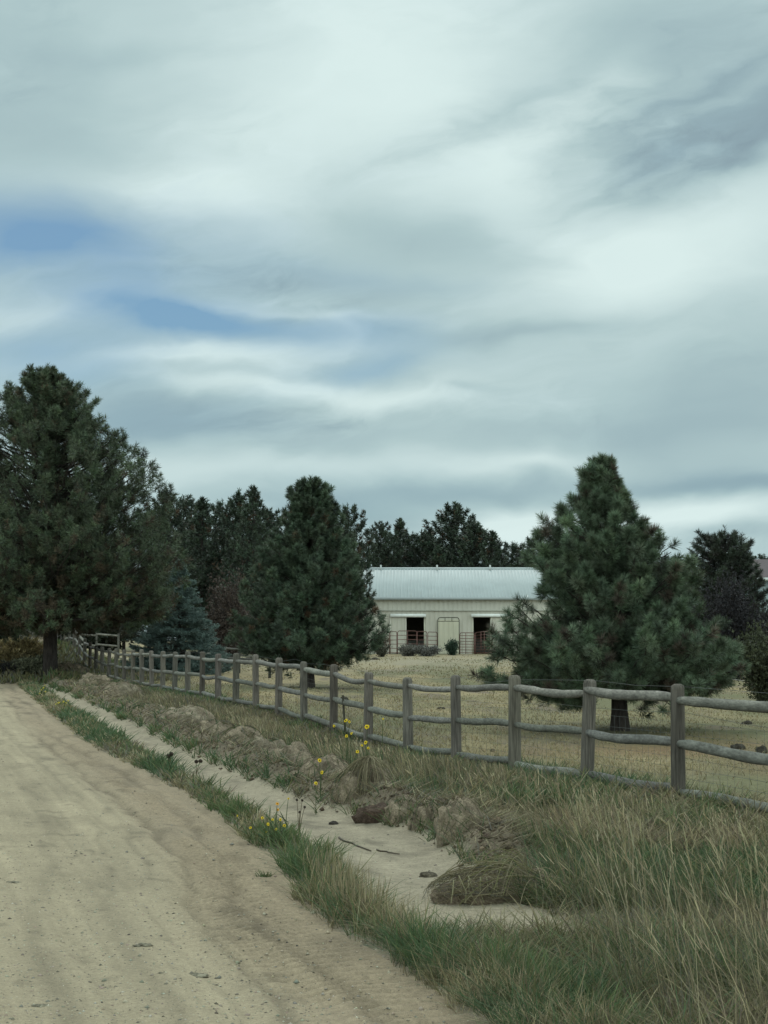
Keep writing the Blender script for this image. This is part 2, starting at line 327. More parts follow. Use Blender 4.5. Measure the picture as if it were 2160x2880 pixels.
e_=ed(c_dr,gS,11,.08)
bm=np.exp(-((gL-(e_-.28))/.27)**2)*(gS>-4.5)*(gS<66); col=mixc(col,np.broadcast_to(cc(.175,.140,.098),gx.shape+(3,))*(.7+.7*fbm(gx*5,gy*5,71,3))[...,None],bm*1.25)
sandc=cc(.335,.285,.205)
f_=ed(c_vr,gS,12,.06); od=np.maximum(e_-gL,gL-f_); sb=smooth(1-od/.16)*(gS>-7.1)*(gS<60)*np.clip(fbm(gx*9,gy*9,75,3)*2.2-.3,0,1); col=mixc(col,np.broadcast_to(sandc*.88,gx.shape+(3,)),sb*(~dm))
rb=smooth(1-(ed(c_road,gS,13,.07)-gL)/.18)*np.clip(fbm(gx*8,gy*8,76,3)*2.2-.3,0,1); col=mixc(col,np.broadcast_to(cc(.25,.205,.145),gx.shape+(3,)),rb*(~rm)*(gL>2))
col[dm]=(sandc*(1+.45*(fbm(gS*1.4,gL*5,61,4)-.5)-.30*np.clip((fbm(gS*2.2,gL*4,69,3)-.6)*5,0,1))[...,None])[dm]
r_=ed(c_road,gS,13,.07); dl=gL-r_
pack=cc(.350,.290,.196); loose=cc(.288,.228,.154)
rc=mixc(np.broadcast_to(loose,gx.shape+(3,)),np.broadcast_to(pack,gx.shape+(3,)),smooth((dl-.5)/.5)+.5*(fbm(gL*5,gS*.15,62,3)-.5))
rc=rc*(1+.34*(fbm(gL*8,gS*.16,63,4)-.5)+.22*(fbm(gL*26,gS*.5,68,3)-.5)+.22*(fbm(gL*1.6,gS*.5,64,4)-.5))[...,None]
damp=np.clip((fbm(gL*2.6,gS*.7,65,4)-.60)*5,0,1)*np.where(dl<1.0,1.0,.55); rc=rc*((1-.34*damp)*(1-.13*np.clip(np.sin(gS*50+9*fbm(gS*1.2,gL*2.5,37,3)+5*gL)*-1,0,1)*smooth(1-np.abs(dl-.40)/.55)))[...,None]
st=np.exp(-((dl-.72-.05*np.sin(gS*.4))/.04)**2)*.30+np.exp(-((dl-.34+.06*np.sin(gS*.3))/.05)**2)*.26+np.exp(-((dl-1.15+.05*np.sin(gS*.25))/.035)**2)*.22+np.exp(-((dl-1.62+.05*np.sin(gS*.2+1))/.06)**2)*.18+np.exp(-((dl-.93)/.03)**2)*.15; rc=rc*(1-st*fbm(gS*.6,gL,66,3)*1.4)[...,None]
lump=np.clip((fbm(gL*6+3,gS*3.4,67,4)-.66)*7,0,1); rc=rc*(1-.24*lump)[...,None]
col[rm]=rc[rm]
fz=np.clip(fbm(gx*14,gy*14,70,2),0,1)
V=np.stack([gx,gy,gz],-1).reshape(-1,3); CL=np.clip(col.reshape(-1,3),.005,1)
i=np.arange(nr-1)[:,None]*na; j=np.arange(na)[None,:]; j2=(j+1)%na
Q=np.stack([i+j,i+j2,i+na+j2,i+na+j],-1)
zr=(rm[:-1].astype(int)+rm[1:]); zr=(zr+np.roll(rm,-1,1)[:-1]+np.roll(rm,-1,1)[1:])>=3
zd=(dm[:-1].astype(int)+dm[1:]); zd=((zd+np.roll(dm,-1,1)[:-1]+np.roll(dm,-1,1)[1:])>=3)&~zr
def sheet(name,mask,m,extra=None):
    q=Q[mask]; used,inv=np.unique(q.ravel(),return_inverse=True); mb=MB(); mb.add(V[used],q=inv.reshape(-1,4)[:,::-1],col=CL[used])
    if extra is not None: mb.add(*extra)
    o=mb.build(name,m,smooth_=True); o['kind']='structure'; return o
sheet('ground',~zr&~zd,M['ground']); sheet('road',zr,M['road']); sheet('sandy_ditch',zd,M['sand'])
def gz1(x,y): return float(ground_z(np.array([x]),np.array([y]))[0])
# ------------------------------------------------------------------ post and rail fence
woodp=cc(.116,.104,.087); woodr=cc(.180,.172,.150)
RAILH=(1.045,.60,.165)
def fence(name,n0,n1,label,group,nomesh=False,seed=3):
    rg=np.random.default_rng(seed)
    X0,Y0=FX0-.6177*n0,FY0+2.358*n0
    root=empty(name,(X0,Y0,gz1(X0,Y0)),label,'fence',group); org=np.array(root.location)
    pz=lambda n: np.array((FX0-.6177*n,FY0+2.358*n,float(base_z(np.array([FX0-.6177*n]),np.array([FY0+2.358*n]))[0])))
    for n in range(n0,n1+1):
        p=pz(n); h=1.20+rg.uniform(-.025,.025); r=.072+rg.uniform(-.005,.006); lean=rg.normal(0,.012,2)
        zs=np.array([-.35,0,.3,.6,.9,h-.05,h-.018,h-.002]); rr=r*np.array([1.04,1.04,1.01,1,.98,.97,.86,.45])
        pts=np.stack([p[0]+lean[0]*zs,p[1]+lean[1]*zs,p[2]+zs],1)-org
        c=woodp*(1+rg.uniform(-.22,.25))*cc(1+rg.uniform(-.03,.06),1,1+rg.uniform(-.05,.05))
        mb=MB(); mb.tube(pts,rr,12,col=c,jit=.05)
        # checks (drying cracks) as thin dark grooves proud strips are avoided: a pair of narrow splits in the top
        mb.build('post',M['post'],root,smooth_=True)
    for n in range(n0-(1 if n0==0 else 0),n1):
        a,b=pz(n),pz(n+1); u=(b-a)/np.linalg.norm(b-a)
        for k,hh in enumerate(RAILH):
            t=np.linspace(0,1,11); sag=rg.normal(-.014,.013); s2=rg.normal(0,.009); off=rg.normal(0,.02)
            ha,hb=hh+rg.uniform(-.03,.03),hh+rg.uniform(-.03,.03)
            pts=a[None]+(b-a)[None]*t[:,None]; pts[:,2]+=ha+(hb-ha)*t+sag*np.sin(np.pi*t)+s2*np.sin(2*np.pi*t)
            lat=np.array((-DY,DX,0)); pts+=lat*(off*np.sin(np.pi*t))[:,None]
            r0=.047+rg.uniform(-.005,.006); taper=np.array([.62,.9,1,1,1,1,1,1,1,.9,.62])*(1+.05*rg.standard_normal(11))
            c=woodr*(1+rg.uniform(-.2,.18))*cc(1,1+rg.uniform(-.02,.03),1+rg.uniform(-.04,.04))
            mb=MB(); mb.tube(pts-org,r0*taper,10,col=c,jit=.05); mb.build('rail',M['rail'],root,smooth_=True)
    if not nomesh:
        mb=MB(); back=np.array((DY,-DX,0))*(.085)
        m=np.arange(-1,13)
        for hz in (0.06,.16,.26,.36,.46,.56,.68,.80):
            pts=np.array([pz(x/2) for x in range(-2,26)])+back; pts[:,2]+=hz+.006*rg.standard_normal(len(pts)); mb.tube(pts-org,.0016,3,cap=False)
        for hz in (.86,1.16):
            pts=np.array([pz(x/2) for x in range(-2,44)])+back; pts[:,2]+=hz+.02*rg.standard_normal(len(pts)); mb.tube(pts-org,.0022,3,cap=False)
        for s in np.arange(-1,10,.0625):
            p=pz(s)+back; mb.tube(np.array([p+(0,0,.04),p+(0,0,.81)])-org,.0011,3,cap=False)
        mb.build('wire_mesh',M['wire'],root)
    return root
fence('rail_fence',0,29,'long weathered grey three rail fence with round posts running along the roadside grass',None)
fence('rail_fence',31,50,'far stretch of the roadside rail fence climbing the rise behind the big left pine trunk',None,nomesh=True,seed=9)
# gate between the two stretches
a=np.array((FX0-.6177*29.12,FY0+2.358*29.12,0)); b=np.array((FX0-.6177*30.9,FY0+2.358*30.9,0)); a[2]=gz1(a[0],a[1]);b[2]=gz1(b[0],b[1])
mb=MB(); u=b-a; org=a
for t in (0,.5,1): mb.tube(np.array([u*t+(0,0,.08),u*t+(0,0,1.22)]),.022,6)
for h in (.1,.32,.54,.76,.98,1.2): mb.tube(np.array([u*0+(0,0,h),u+(0,0,h)]),.018,6)
g=tag(mb.build('farm_gate',M['paint'],loc=None),'dark tube gate set in the rail fence just right of the big pine trunk','gate')
g.location=a
for v in g.data.color_attributes['col'].data: v.color=(.06,.05,.045,1)
# steel stake between two posts
p=G0(990,2100); x=FX0-.6177*5.62-.0; y=FY0+2.358*5.62
mb=MB(); mb.box(-.018,.018,-.004,.004,-.2,1.08,(.05,.045,.03)); mb.box(-.004,.004,-.022,-.0045,-.2,1.08,(.05,.045,.03))
s=mb.build('steel_stake',M['paint']); s.location=(x+.02,y-.07,gz1(x,y)-.35); s.rotation_euler=(0,R(-4),0)
tag(s,'thin dark steel stake leaning on the rails between two fence posts','stake')

# inner pasture fences (peeled poles)
def pasture(pts,heights,label,c,mesh=True,ph=1.25,step=3.0,r=.05):
    pts=np.array(pts,float); d=np.linalg.norm(pts[1]-pts[0]); n=max(1,int(round(d/step)))
    P_=[pts[0]+(pts[1]-pts[0])*k/n for k in range(n+1)]; P3=[np.array((q[0],q[1],gz1(q[0],q[1]))) for q in P_]
    root=empty('pasture_fence',tuple(P3[0]),label,'fence'); o=P3[0]
    for q in P3:
        mb=MB(); mb.tube(np.array([q+(0,0,-.2),q+(0,0,ph*.5),q+(0,0,ph)])-o,[.06,.057,.052],8,col=c*.55); mb.build('post',M['post'],root,smooth_=True)
    for k in range(n):
        for h in heights:
            t=np.linspace(0,1,5)[:,None]; q=P3[k]+(P3[k+1]-P3[k])*t; q[:,2]+=h+.02*rng.standard_normal(); mb=MB(); mb.tube(q-o,r,7,col=c*rng.uniform(.85,1.1)); mb.build('rail',M['rail'],root,smooth_=True)
    return root
w2=cc(.33,.31,.26)
def XP(px,Y): return ((px-1080)/FPX*Y,Y)
pasture([XP(215,98),XP(335,94)],(1.15,.62),'pale pole fence in the pasture seen under the left pine',w2*.6,ph=1.3)
pasture([XP(58,128),XP(132,118)],(1.55,.8),'white topped pole fence on the rise left of the big pine trunk',w2*.9,ph=1.6)
pasture([XP(560,96),XP(720,90)],(1.35,.95,.5),'grey pole fence in the gap between the blue spruce and the middle pine',w2*.55,ph=1.45)
pasture([XP(600,84),XP(760,72)],(1.0,.6),'low dark pole fence running behind the middle pine trunk',w2*.35,ph=1.1)
pasture([XP(2050,62),XP(2240,54)],(1.25,.25),'dark wire and pole fence beside the shrub at the right edge',w2*.6,ph=1.4,r=.022)

# ------------------------------------------------------------------ pines
def needles(mb,org,dirn,blen,nlen,width,n,colr,spread=(36,112),tipbias=.15,rg=rng):
    """org,dirn (B,3); each brush: n needles along its twig"""
    B=len(org); 
    ref=np.where(np.abs(dirn[:,2:3])<.9,np.array([[0,0,1.]]),np.array([[1.,0,0]]))
    a=np.cross(dirn,ref); a/=np.linalg.norm(a,axis=1)[:,None]; b=np.cross(dirn,a)
    th=rg.random((B,n))*2*np.pi; u=rg.random((B,n))
    phi=np.radians(spread[0]+(spread[1]-spread[0])*(1-u)*rg.uniform(.6,1.1,(B,n)))
    rd=np.cos(th)[...,None]*a[:,None]+np.sin(th)[...,None]*b[:,None]
    nd_=np.cos(phi)[...,None]*dirn[:,None]+np.sin(phi)[...,None]*rd
    nd_[...,2]+=tipbias; nd_/=np.linalg.norm(nd_,axis=2)[...,None]
    st=org[:,None]-dirn[:,None]*(blen[:,None]*(1-u))[...,None]
    L_=nlen*rg.uniform(.75,1.15,(B,n))*np.ones((B,1))
    tip=st+nd_*L_[...,None]
    rr=rg.standard_normal((B,n,3)); sd_=np.cross(nd_,rr); sd_/=np.linalg.norm(sd_,axis=2)[...,None]+1e-9
    w_=width*.5
    v=np.stack([st-sd_*w_*.6,st+sd_*w_*.6,st+nd_*(L_*.6)[...,None]+sd_*w_,tip],2)
    v[:,:,2]-=0
    vv=v.reshape(-1,3); k=np.arange(B*n)*4
    q=np.stack([k,k+1,k+2,k+3],1)
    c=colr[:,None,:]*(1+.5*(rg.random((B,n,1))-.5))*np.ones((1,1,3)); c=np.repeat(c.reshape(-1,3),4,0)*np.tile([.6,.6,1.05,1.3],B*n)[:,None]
    mb.add(vv,q=q,col=np.clip(c,.003,1))
GRN=cc(.040,.066,.040)
def pine(name,label,base,H,env,seed,cat='tree',group=None,nbr=130,per=9,axis=((0,0),(0,0)),tr=.15,z0=.9,brush=(.20,.17,.010,60),green=GRN,brown=.12,
         browncol=cc(.10,.062,.035),up=.45,limbs=True,sub=.16,trunkfn=None,inner=.25,holes=None,gnd=None,spreadw=1.0,lowbrown=0.0,leader=True,barkc=None):
    rg=np.random.default_rng(seed)
    env=np.array(env,float); o=np.argsort(env[:,0]); env=env[o]
    zmin,zmax=env[0,0],env[-1,0]
    root=empty(name,base,label,cat,group)
    axx=lambda z: np.stack([np.interp(z,[0,H*.5,H],[0,axis[0][0],axis[1][0]]),np.interp(z,[0,H*.5,H],[0,axis[0][1],axis[1][1]]),z],-1)
    tb=MB()
    zs=np.linspace(-.25,H*.97,18); rr=tr*np.clip(1-.93*np.clip(zs,0,H)/H,.05,1)*np.where(zs<.3,1+.16*np.clip(.3-zs,0,.3)/.3,1)
    tb.tube(axx(zs),rr,12,jit=.08)
    O=[];D=[];Bc=[];
    ga=rg.random()*6.28
    for i in range(nbr):
        f=(i+.5)/nbr; 
        zt=zmin+(zmax-zmin)*(1-(1-f)**.85*1.0) if True else 0
        zt=zmin+(zmax-zmin)*f**1.12
        ga+=2.399963+rg.normal(0,.25); azm=ga
        rL,rRr=np.interp(zt,env[:,0],env[:,1]),np.interp(zt,env[:,0],env[:,2])
        cx=math.cos(azm); rx=rRr if cx>0 else rL
        rm_=(rL+rRr)/2; r=math.sqrt((rx*cx)**2+(rm_*spreadw*math.sin(azm))**2)
        r=max(.10,r*rg.choice([.66,.84,.96,1.06,1.13],p=[.15,.25,.3,.2,.1])*rg.uniform(.95,1.04)-.5*brush[1])
        tipp=np.array((cx*r,math.sin(azm)*r,zt))+np.array((*axx(np.array([zt]))[0][:2],0))
        zst=max(z0*rg.uniform(.8,1.1),zt-up*r-rg.uniform(0,.1)*H*.3); zst=min(zst,zt-.02) if zt>z0 else z0
        st=axx(np.array([zst]))[0]
        t=np.linspace(0,1,7)[:,None]; mid=st*(1-t)+tipp*t; bend=np.sin(np.pi*t[:,0])*(-.10*r); mid[:,2]+=bend
        mid[1:-1]+=rg.normal(0,.02*r+.01,(5,3))
        if limbs: tb.tube(mid,np.linspace(max(.010,tr*.05+.012*r),.006,7)*(1+0*tr),5,cap=False)
        tg=(mid[-1]-mid[-3]); tg/=np.linalg.norm(tg)
        k=max(2,int(per*(.35+.65*r/max(.2,env[:,1:].max()))*rg.uniform(.8,1.2)))
        tt=1-rg.random(k)**(1.5)*(.72 if rg.random()>inner else .9); tt[0]=1
        idx=tt*6; i0=np.minimum(idx.astype(int),5); fr=(idx-i0)[:,None]; pc=mid[i0]*(1-fr)+mid[i0+1]*fr
        lat=rg.normal(0,1,(k,3)); lat-=tg*(lat@tg)[:,None]*.5; lat/=np.linalg.norm(lat,axis=1)[:,None]
        lw=(sub*r+.10*brush[0]/.2)*(.25+1.1*(1-tt))*rg.uniform(.5,1.3,k); lw=np.minimum(lw,sub*4)
        lat[:,2]=lat[:,2]*.75+.12
        pos=pc+lat*lw[:,None]; pos[0]=mid[-1]
        dv=tg*.9+lat*.75+np.array((0,0,.55)); dv[0]=tg+np.array((0,0,.5)); dv+=rg.normal(0,.15,(k,3)); dv/=np.linalg.norm(dv,axis=1)[:,None]
        if holes is not None:
            keep=np.ones(k,bool)
            for (hx,hz,hr) in holes: keep&=((pos[:,0]-hx)**2+((pos[:,2]-hz))**2>hr*hr)|(rg.random(k)<.12)
            pos,dv,tt,pc=pos[keep],dv[keep],tt[keep],pc[keep]; k=len(pos)
            if k==0: continue
        if limbs and brush[1]>.1:
            for q0,q1 in zip(pc,pos):
                if np.linalg.norm(q1-q0)>.05: tb.tube(np.array([q0,(q0+q1)/2-np.array((0,0,.01)),q1]),[.008,.006,.004],3,cap=False)
        g=np.tile(green,(k,1))*(rg.uniform(.70,1.35,(k,1)))*(rg.uniform(.92,1.08,(k,3)))*rg.uniform(.68,1.34)
        pb=brown+lowbrown*max(0,1-(zt-zmin)/(.45*(zmax-zmin)))
        br=rg.random(k)<pb*(1.6-tt); g[br]=browncol*rg.uniform(.6,1.3,(br.sum(),1))
        O.append(pos);D.append(dv);Bc.append(g)
    if leader:
        top=axx(np.array([H*.985,H*.95,H*.91]))[:]; O.append(top); D.append(np.tile((0,0,1.),(3,1))+rg.normal(0,.1,(3,3))); Bc.append(np.tile(green,(3,1)))
    O=np.vstack(O);D=np.vstack(D);D/=np.linalg.norm(D,axis=1)[:,None];Bc=np.vstack(Bc)
    # keep foliage above the lowest envelope
    cb=MB(); bl=np.full(len(O),brush[0])*rg.uniform(.7,1.3,len(O))
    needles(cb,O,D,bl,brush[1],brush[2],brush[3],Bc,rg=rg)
    m=M['bark']
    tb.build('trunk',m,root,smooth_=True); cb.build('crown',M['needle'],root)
    return root
def env_px(Y,baseY,x0,rows,bz=0.0,xt=None,H=None):
    s=FPX/Y; out=[]
    for (py,xl,xr) in rows:
        out.append(((baseY-py)/s,max(.05,(x0-xl)/s),max(.05,(xr-x0)/s)))
    return out
# right pine (nearest)
Yr=32.6
rows=[(1290,1680,1732),(1330,1652,1765),(1390,1640,1805),(1440,1565,1822),(1490,1515,1848),(1530,1500,1905),(1600,1488,1965),(1690,1478,1985),(1730,1440,2010),(1770,1425,2050),(1830,1395,2072),(1880,1370,2080),(1915,1385,2060),(1932,1450,2000)]
px=1740; bx,by=XP(px,Yr)
pine('pine_tree','bushy young pine nearest the camera at right, just behind the rail fence',(bx,by,gz1(bx,by)),4.95,env_px(Yr,2052,px,rows),101,
     nbr=350,per=17,axis=((-.04,0),(-.24,0)),tr=.160,z0=.95,brush=(.15,.150,.0085,125),brown=.13,browncol=cc(.095,.075,.055),green=cc(.096,.132,.080),up=.42,sub=.24,
     holes=[(0,.45,.42),(-.3,.4,.35),(1.50,2.12,.25),(-1.55,2.12,.24),(-1.95,1.12,.2),(.80,3.2,.2),(-.75,3.75,.17),(.6,2.5,.15),(.10,3.75,.16),(-.15,3.3,.10)])
# middle pine
Yc=60.0; px=865; bx,by=XP(px,Yc)
rows=[(1350,835,905),(1375,800,925),(1420,792,945),(1480,760,968),(1530,730,1000),(1590,705,1030),(1640,688,1045),(1700,672,1045),(1740,668,1085),(1790,662,1088),(1815,672,1060),(1832,720,1000)]
pine('pine_tree','dense dark conical pine standing in the pasture left of the barn',(bx,by,gz1(bx,by)),7.05,env_px(Yc,1936,px,rows),202,
     nbr=380,per=15,axis=((.02,0),(.10,0)),tr=.24,z0=1.0,brush=(.18,.17,.017,72),brown=.05,green=cc(.066,.094,.058),up=.42,sub=.22)
# big left pine
Yl=70.0; px=145; bx,by=XP(px,Yl)
rows=[(1022,95,165),(1050,55,205),(1085,10,262),(1130,-60,280),(1180,-110,335),(1250,-130,395),(1320,-170,445),(1400,-200,465),(1480,-230,500),(1550,-240,500),(1620,-250,492),(1680,-250,480),(1722,-230,440)]
pine('pine_tree','tallest broad pine at left with thick dark trunk standing roadside of the fence',(bx,by,gz1(bx,by)),12.2,env_px(Yl,1890,px,rows),303,
     nbr=540,per=31,axis=((-.1,0),(-.25,0)),tr=.30,z0=2.7,brush=(.24,.20,.021,46),brown=.07,lowbrown=.45,browncol=cc(.088,.066,.040),green=cc(.074,.098,.056),up=.45,sub=.27,inner=.30,
     holes=[(-1.3,8.4,.55),(-1.6,7.0,.5),(.8,8.0,.45),(-.4,6.6,.4),(1.0,7.0,.4),(-.9,7.6,.45),(-2.0,9.2,.4),(.5,9.0,.3),(-1.9,5.9,.4)])
# dark pine at right and its neighbours
Yd=80.; px=2040; bx,by=XP(px,Yd)
rows=[(1500,1965,2090),(1530,1935,2120),(1580,1920,2140),(1640,1930,2150),(1700,1940,2165),(1760,1950,2165),(1820,1965,2160),(1850,1985,2140)]
pine('pine_tree','rounded dark pine behind and right of the nearest pine, in front of the house',(bx,by,gz1(bx,by)),6.5,env_px(Yd,1895,px,rows),404,
     nbr=300,per=14,tr=.2,z0=.6,brush=(.22,.20,.022,40),brown=.10,green=cc(.040,.052,.036),browncol=cc(.045,.035,.035),up=.35,sub=.16,lowbrown=.5)
# spruce
def spruce(name,label,base,H,R0,seed,green,nlay=26,cat='tree',per=26):
    rg=np.random.default_rng(seed); root=empty(name,base,label,cat)
    tb=MB(); zs=np.linspace(-.2,H,10); tb.tube(np.stack([0*zs,0*zs,zs],1),.13*(1-.95*np.clip(zs/H,0,1)),8)
    O=[];D=[];Bc=[]
    for i in range(nlay*9):
        f=rg.random()**1.25; z=.15+f*(H-.2); r=R0*(1-f)**.82*rg.uniform(.78,1.08)+.05; azm=rg.random()*6.283
        h=np.array((math.cos(azm),math.sin(azm),0)); t=np.linspace(0,1,8)
        pts=np.stack([h[0]*r*t,h[1]*r*t,z+.10*r*t-.42*r*t**2+.34*r*t**4],1); tb.tube(pts,np.linspace(.018,.005,8),4,cap=False)
        k=int(8+1.7*per*r/R0); tt=.25+.75*rg.random(k)**.7; ii=tt*7; i0=np.minimum(ii.astype(int),6); fr=(ii-i0)[:,None]
        pc=pts[i0]*(1-fr)+pts[i0+1]*fr; side=np.array((-h[1],h[0],0)); sg=rg.uniform(-1,1,k)
        pos=pc+side*(sg*(1.1-tt)*.55*r)[:,None]+rg.normal(0,.03,(k,3)); pos[:,2]-=np.abs(sg)*.05*r
        dv=h*1.0+side*sg[:,None]*.8+np.array((0,0,.12)); dv/=np.linalg.norm(dv,axis=1)[:,None]
        O.append(pos);D.append(dv);Bc.append(np.tile(green,(k,1))*rg.uniform(.65,1.4,(k,1)))
    O=np.vstack(O);D=np.vstack(D);Bc=np.vstack(Bc); cb=MB()
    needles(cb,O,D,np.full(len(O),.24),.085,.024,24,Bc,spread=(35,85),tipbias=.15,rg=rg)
    tb.build('trunk',M['bark'],root,smooth_=True); cb.build('crown',M['needle'],root); return root
bx,by=XP(505,76); spruce('spruce_tree','blue green spruce with drooping layered boughs between the left and middle pines',(bx,by,gz1(bx,by)),4.75,2.45,505,cc(.135,.190,.170))
# distant pines: five prototypes, copied
protos=[]
shapes=[[(.18,.10,.10),(.3,.24,.22),(.5,.25,.27),(.7,.20,.2),(.85,.13,.15),(.97,.05,.05)],
        [(.25,.12,.1),(.4,.20,.26),(.55,.24,.2),(.72,.22,.22),(.88,.18,.16),(.98,.08,.08)],
        [(.12,.18,.2),(.3,.28,.25),(.5,.24,.22),(.7,.17,.19),(.88,.09,.1),(.99,.03,.03)],
        [(.35,.12,.15),(.5,.2,.16),(.62,.14,.2),(.78,.2,.22),(.9,.15,.15),(.98,.07,.06)]]
tl=[ # px, top y, depth, prototype, width factor, label
 (462,1362,120,0,.9,'slim pine whose top shows just right of the big left pine'),
 (515,1388,135,1,1.1,'dark pine second from the left in the far tree row'),
 (568,1395,128,2,1.1,'low shouldered pine in the far row above the blue spruce'),
 (625,1400,140,1,1.0,'pine in the far row with a small notch left of it'),
 (672,1372,126,0,1.0,'round topped far pine between the spruce and the middle pine'),
 (712,1362,118,2,.9,'tall pointed far pine touching the middle pine from the left'),
 (760,1425,124,3,1.1,'far pine mostly hidden by the left side of the middle pine'),
 (978,1412,112,1,.85,'slender pine peeking out right of the middle pine above the barn end'),
 (935,1460,130,0,1.2,'far pine hidden behind the right side of the middle pine'),
 (1072,1462,165,3,.9,'open crowned pine with bare stem above the left end of the barn roof'),
 (1125,1455,172,2,1.0,'narrow peaked pine above the left part of the barn roof'),
 (1160,1492,168,1,1.1,'low dark pine above the left barn door'),
 (1208,1480,176,3,.8,'small thin topped pine above the barn roof middle'),
 (1240,1530,160,0,1.3,'broad low pine filling the gap above the barn roof middle'),
 (1278,1408,166,3,1.15,'highest pine standing behind the barn roof'),
 (1335,1460,160,0,1.2,'wide shouldered pine right of the highest one behind the barn'),
 (1385,1490,158,2,1.15,'sloping crowned pine above the right barn door'),
 (1440,1520,170,1,1.1,'low pine above the barn near the bare tree'),
 (1500,1500,175,0,1.1,'far pine partly covered by the left side of the nearest pine'),
 (1570,1480,165,2,1.1,'far pine hidden behind the top left of the nearest pine'),
 (1880,1560,170,1,1.3,'far pine between the nearest pine and the rounded dark pine'),
 (2085,1550,230,2,1.6,'distant dark crown above the house roof'),
 (2150,1556,240,1,1.6,'distant crown at the right edge behind the house roof'),
 (505,1640,150,1,2.0,'low wide dark crown filling the far row behind the blue spruce top'),
 (700,1650,150,0,2.0,'low wide dark crown filling the far row behind the middle pine'),
 (300,1660,150,3,2.0,'low wide dark crown behind the right boughs of the left pine'),
 (1760,1640,150,1,2.0,'low wide dark crown hidden behind the nearest pine'),
 (1945,1640,150,2,2.0,'low dark crown in the gap right of the nearest pine'),
 (2010,1660,150,0,2.0,'low dark crown behind the purple leafed tree'),
 (60,1700,140,2,1.5,'dark far tree under the left pine branches at the left edge'),
 (230,1690,135,0,1.6,'dark far tree behind the trunk of the big left pine'),
 (350,1640,140,1,1.5,'dark far tree behind the lower branches of the left pine'),
 (420,1600,128,2,1.4,'dark far tree directly behind the blue spruce'),
 (600,1560,132,0,1.5,'lower dark tree filling the far row right of the spruce'),
]
for k,s in enumerate(shapes):
    H=12.; e=[(z*H,l*H,r*H) for z,l,r in s]
    protos.append((e,H))
used={}
for k,(px,ty,Y,pk,wf,lab) in enumerate(tl):
    x,y=XP(px,Y); g=gz1(x,y); H=(HORIZON-ty)*Y/FPX+CAMZ-g
    grp='pines of the far tree row'
    if pk not in used:
        e,H0=protos[pk]
        rt=pine('pine_tree',lab,(x,y,g),H0,e,600+pk,group=grp,nbr=150,per=11,tr=.22,z0=2.0,brush=(.42,.30,.075,20),brown=.05,green=cc(.044,.062,.040),up=.5,sub=.17,inner=.3)
        used[pk]=rt; rt.scale=(wf*H/H0,wf*H/H0,H/H0)
    else:
        dup(used[pk],(x,y,g),rz=rng.uniform(0,6.28),sc_=(wf*H/12.,wf*H/12.,H/12.),label=lab)
# bushes / small trees built as leafy shrubs
def shrub(name,label,base,H,Rx,seed,colr,n=2600,leaf=.06,cat='shrub',stems=14,colv=.5,open_=.0,wd=.5):
    rg=np.random.default_rng(seed); root=empty(name,base,label,cat); tb=MB(); O=[];D=[]
    for i in range(stems):
        azm=rg.random()*6.283; r=Rx*rg.uniform(.3,.95); top=np.array((math.cos(azm)*r,math.sin(azm)*r*.9,H*rg.uniform(.6,1)*(1-.35*(r/Rx)**2)))
        t=np.linspace(0,1,6)[:,None]; pts=np.array((0,0,-.05))*(1-t)+top*t; pts[:,:2]*=.5+.5*t; pts[1:-1]+=rg.normal(0,.03*H,(4,3)); tb.tube(pts,np.linspace(.02*H/2+.006,.004,6),4,cap=False)
        k=n//stems; tt=.15+.85*rg.random(k)**.7; ii=tt*5; i0=np.minimum(ii.astype(int),4); fr=(ii-i0)[:,None]
        pc=pts[i0]*(1-fr)+pts[i0+1]*fr; off=rg.normal(0,1,(k,3))*np.array((.14*Rx+.03,.14*Rx+.03,.10*H)); O.append(pc+off*(1-open_)); D.append(off/np.linalg.norm(off,axis=1)[:,None]+np.array((0,0,.3)))
    O=np.vstack(O); D=np.vstack(D); D/=np.linalg.norm(D,axis=1)[:,None]; O[:,2]=np.maximum(O[:,2],.02)
    cb=MB(); c=np.tile(colr,(len(O),1))*rg.uniform(1-colv,1+colv,(len(O),1)); needles(cb,O,D,np.full(len(O),.05),leaf,leaf*wd,4,c,spread=(10,80),rg=rg)
    tb.build('branches',M['bark'],root,smooth_=True); cb.build('foliage',M['needle'],root); return root
def sh(px,by,Y,*a,**k):
    x,y=XP(px,Y); return (x,y,gz1(x,y))
shrub('deciduous_tree','dark olive leafy small tree at the right edge behind the fence',sh(2150,0,45),2.0,.95,701,cc(.060,.068,.035),n=5200,leaf=.07,cat='tree')
shrub('deciduous_tree','blackish purple leafed tree below the rounded dark pine at right',sh(2055,0,70),4.3,1.55,702,cc(.026,.024,.028),n=8000,leaf=.09,cat='tree')
shrub('dry_shrub','tall rusty brown bush between the spruce and the middle pine',sh(642,0,84),4.9,1.1,703,cc(.072,.052,.042),n=4200,leaf=.10)
shrub('dry_shrub','small rusty bush in front of the left part of the far row',sh(655,0,92),4.2,1.2,704,cc(.06,.046,.038),n=3200,leaf=.10)
shrub('dry_shrub','grey sage bush at the foot of the left corral panels',sh(1150,0,112),.75,.95,705,cc(.17,.165,.14),n=1500,leaf=.09)
shrub('dry_shrub','grey sage bush just right of the left barn doorway foot',sh(1200,0,111),.72,.9,706,cc(.165,.16,.145),n=1500,leaf=.09)
shrub('dry_shrub','tangled dead brush at the left end of the corral',sh(1075,0,110),.9,.8,707,cc(.085,.085,.06),n=700,leaf=.10,stems=26,open_=.3)
shrub('leafy_shrub','small dark green bush at the foot of the cream centre door panel',sh(1272,0,114),1.0,.42,708,cc(.035,.062,.040),n=1200,leaf=.09)
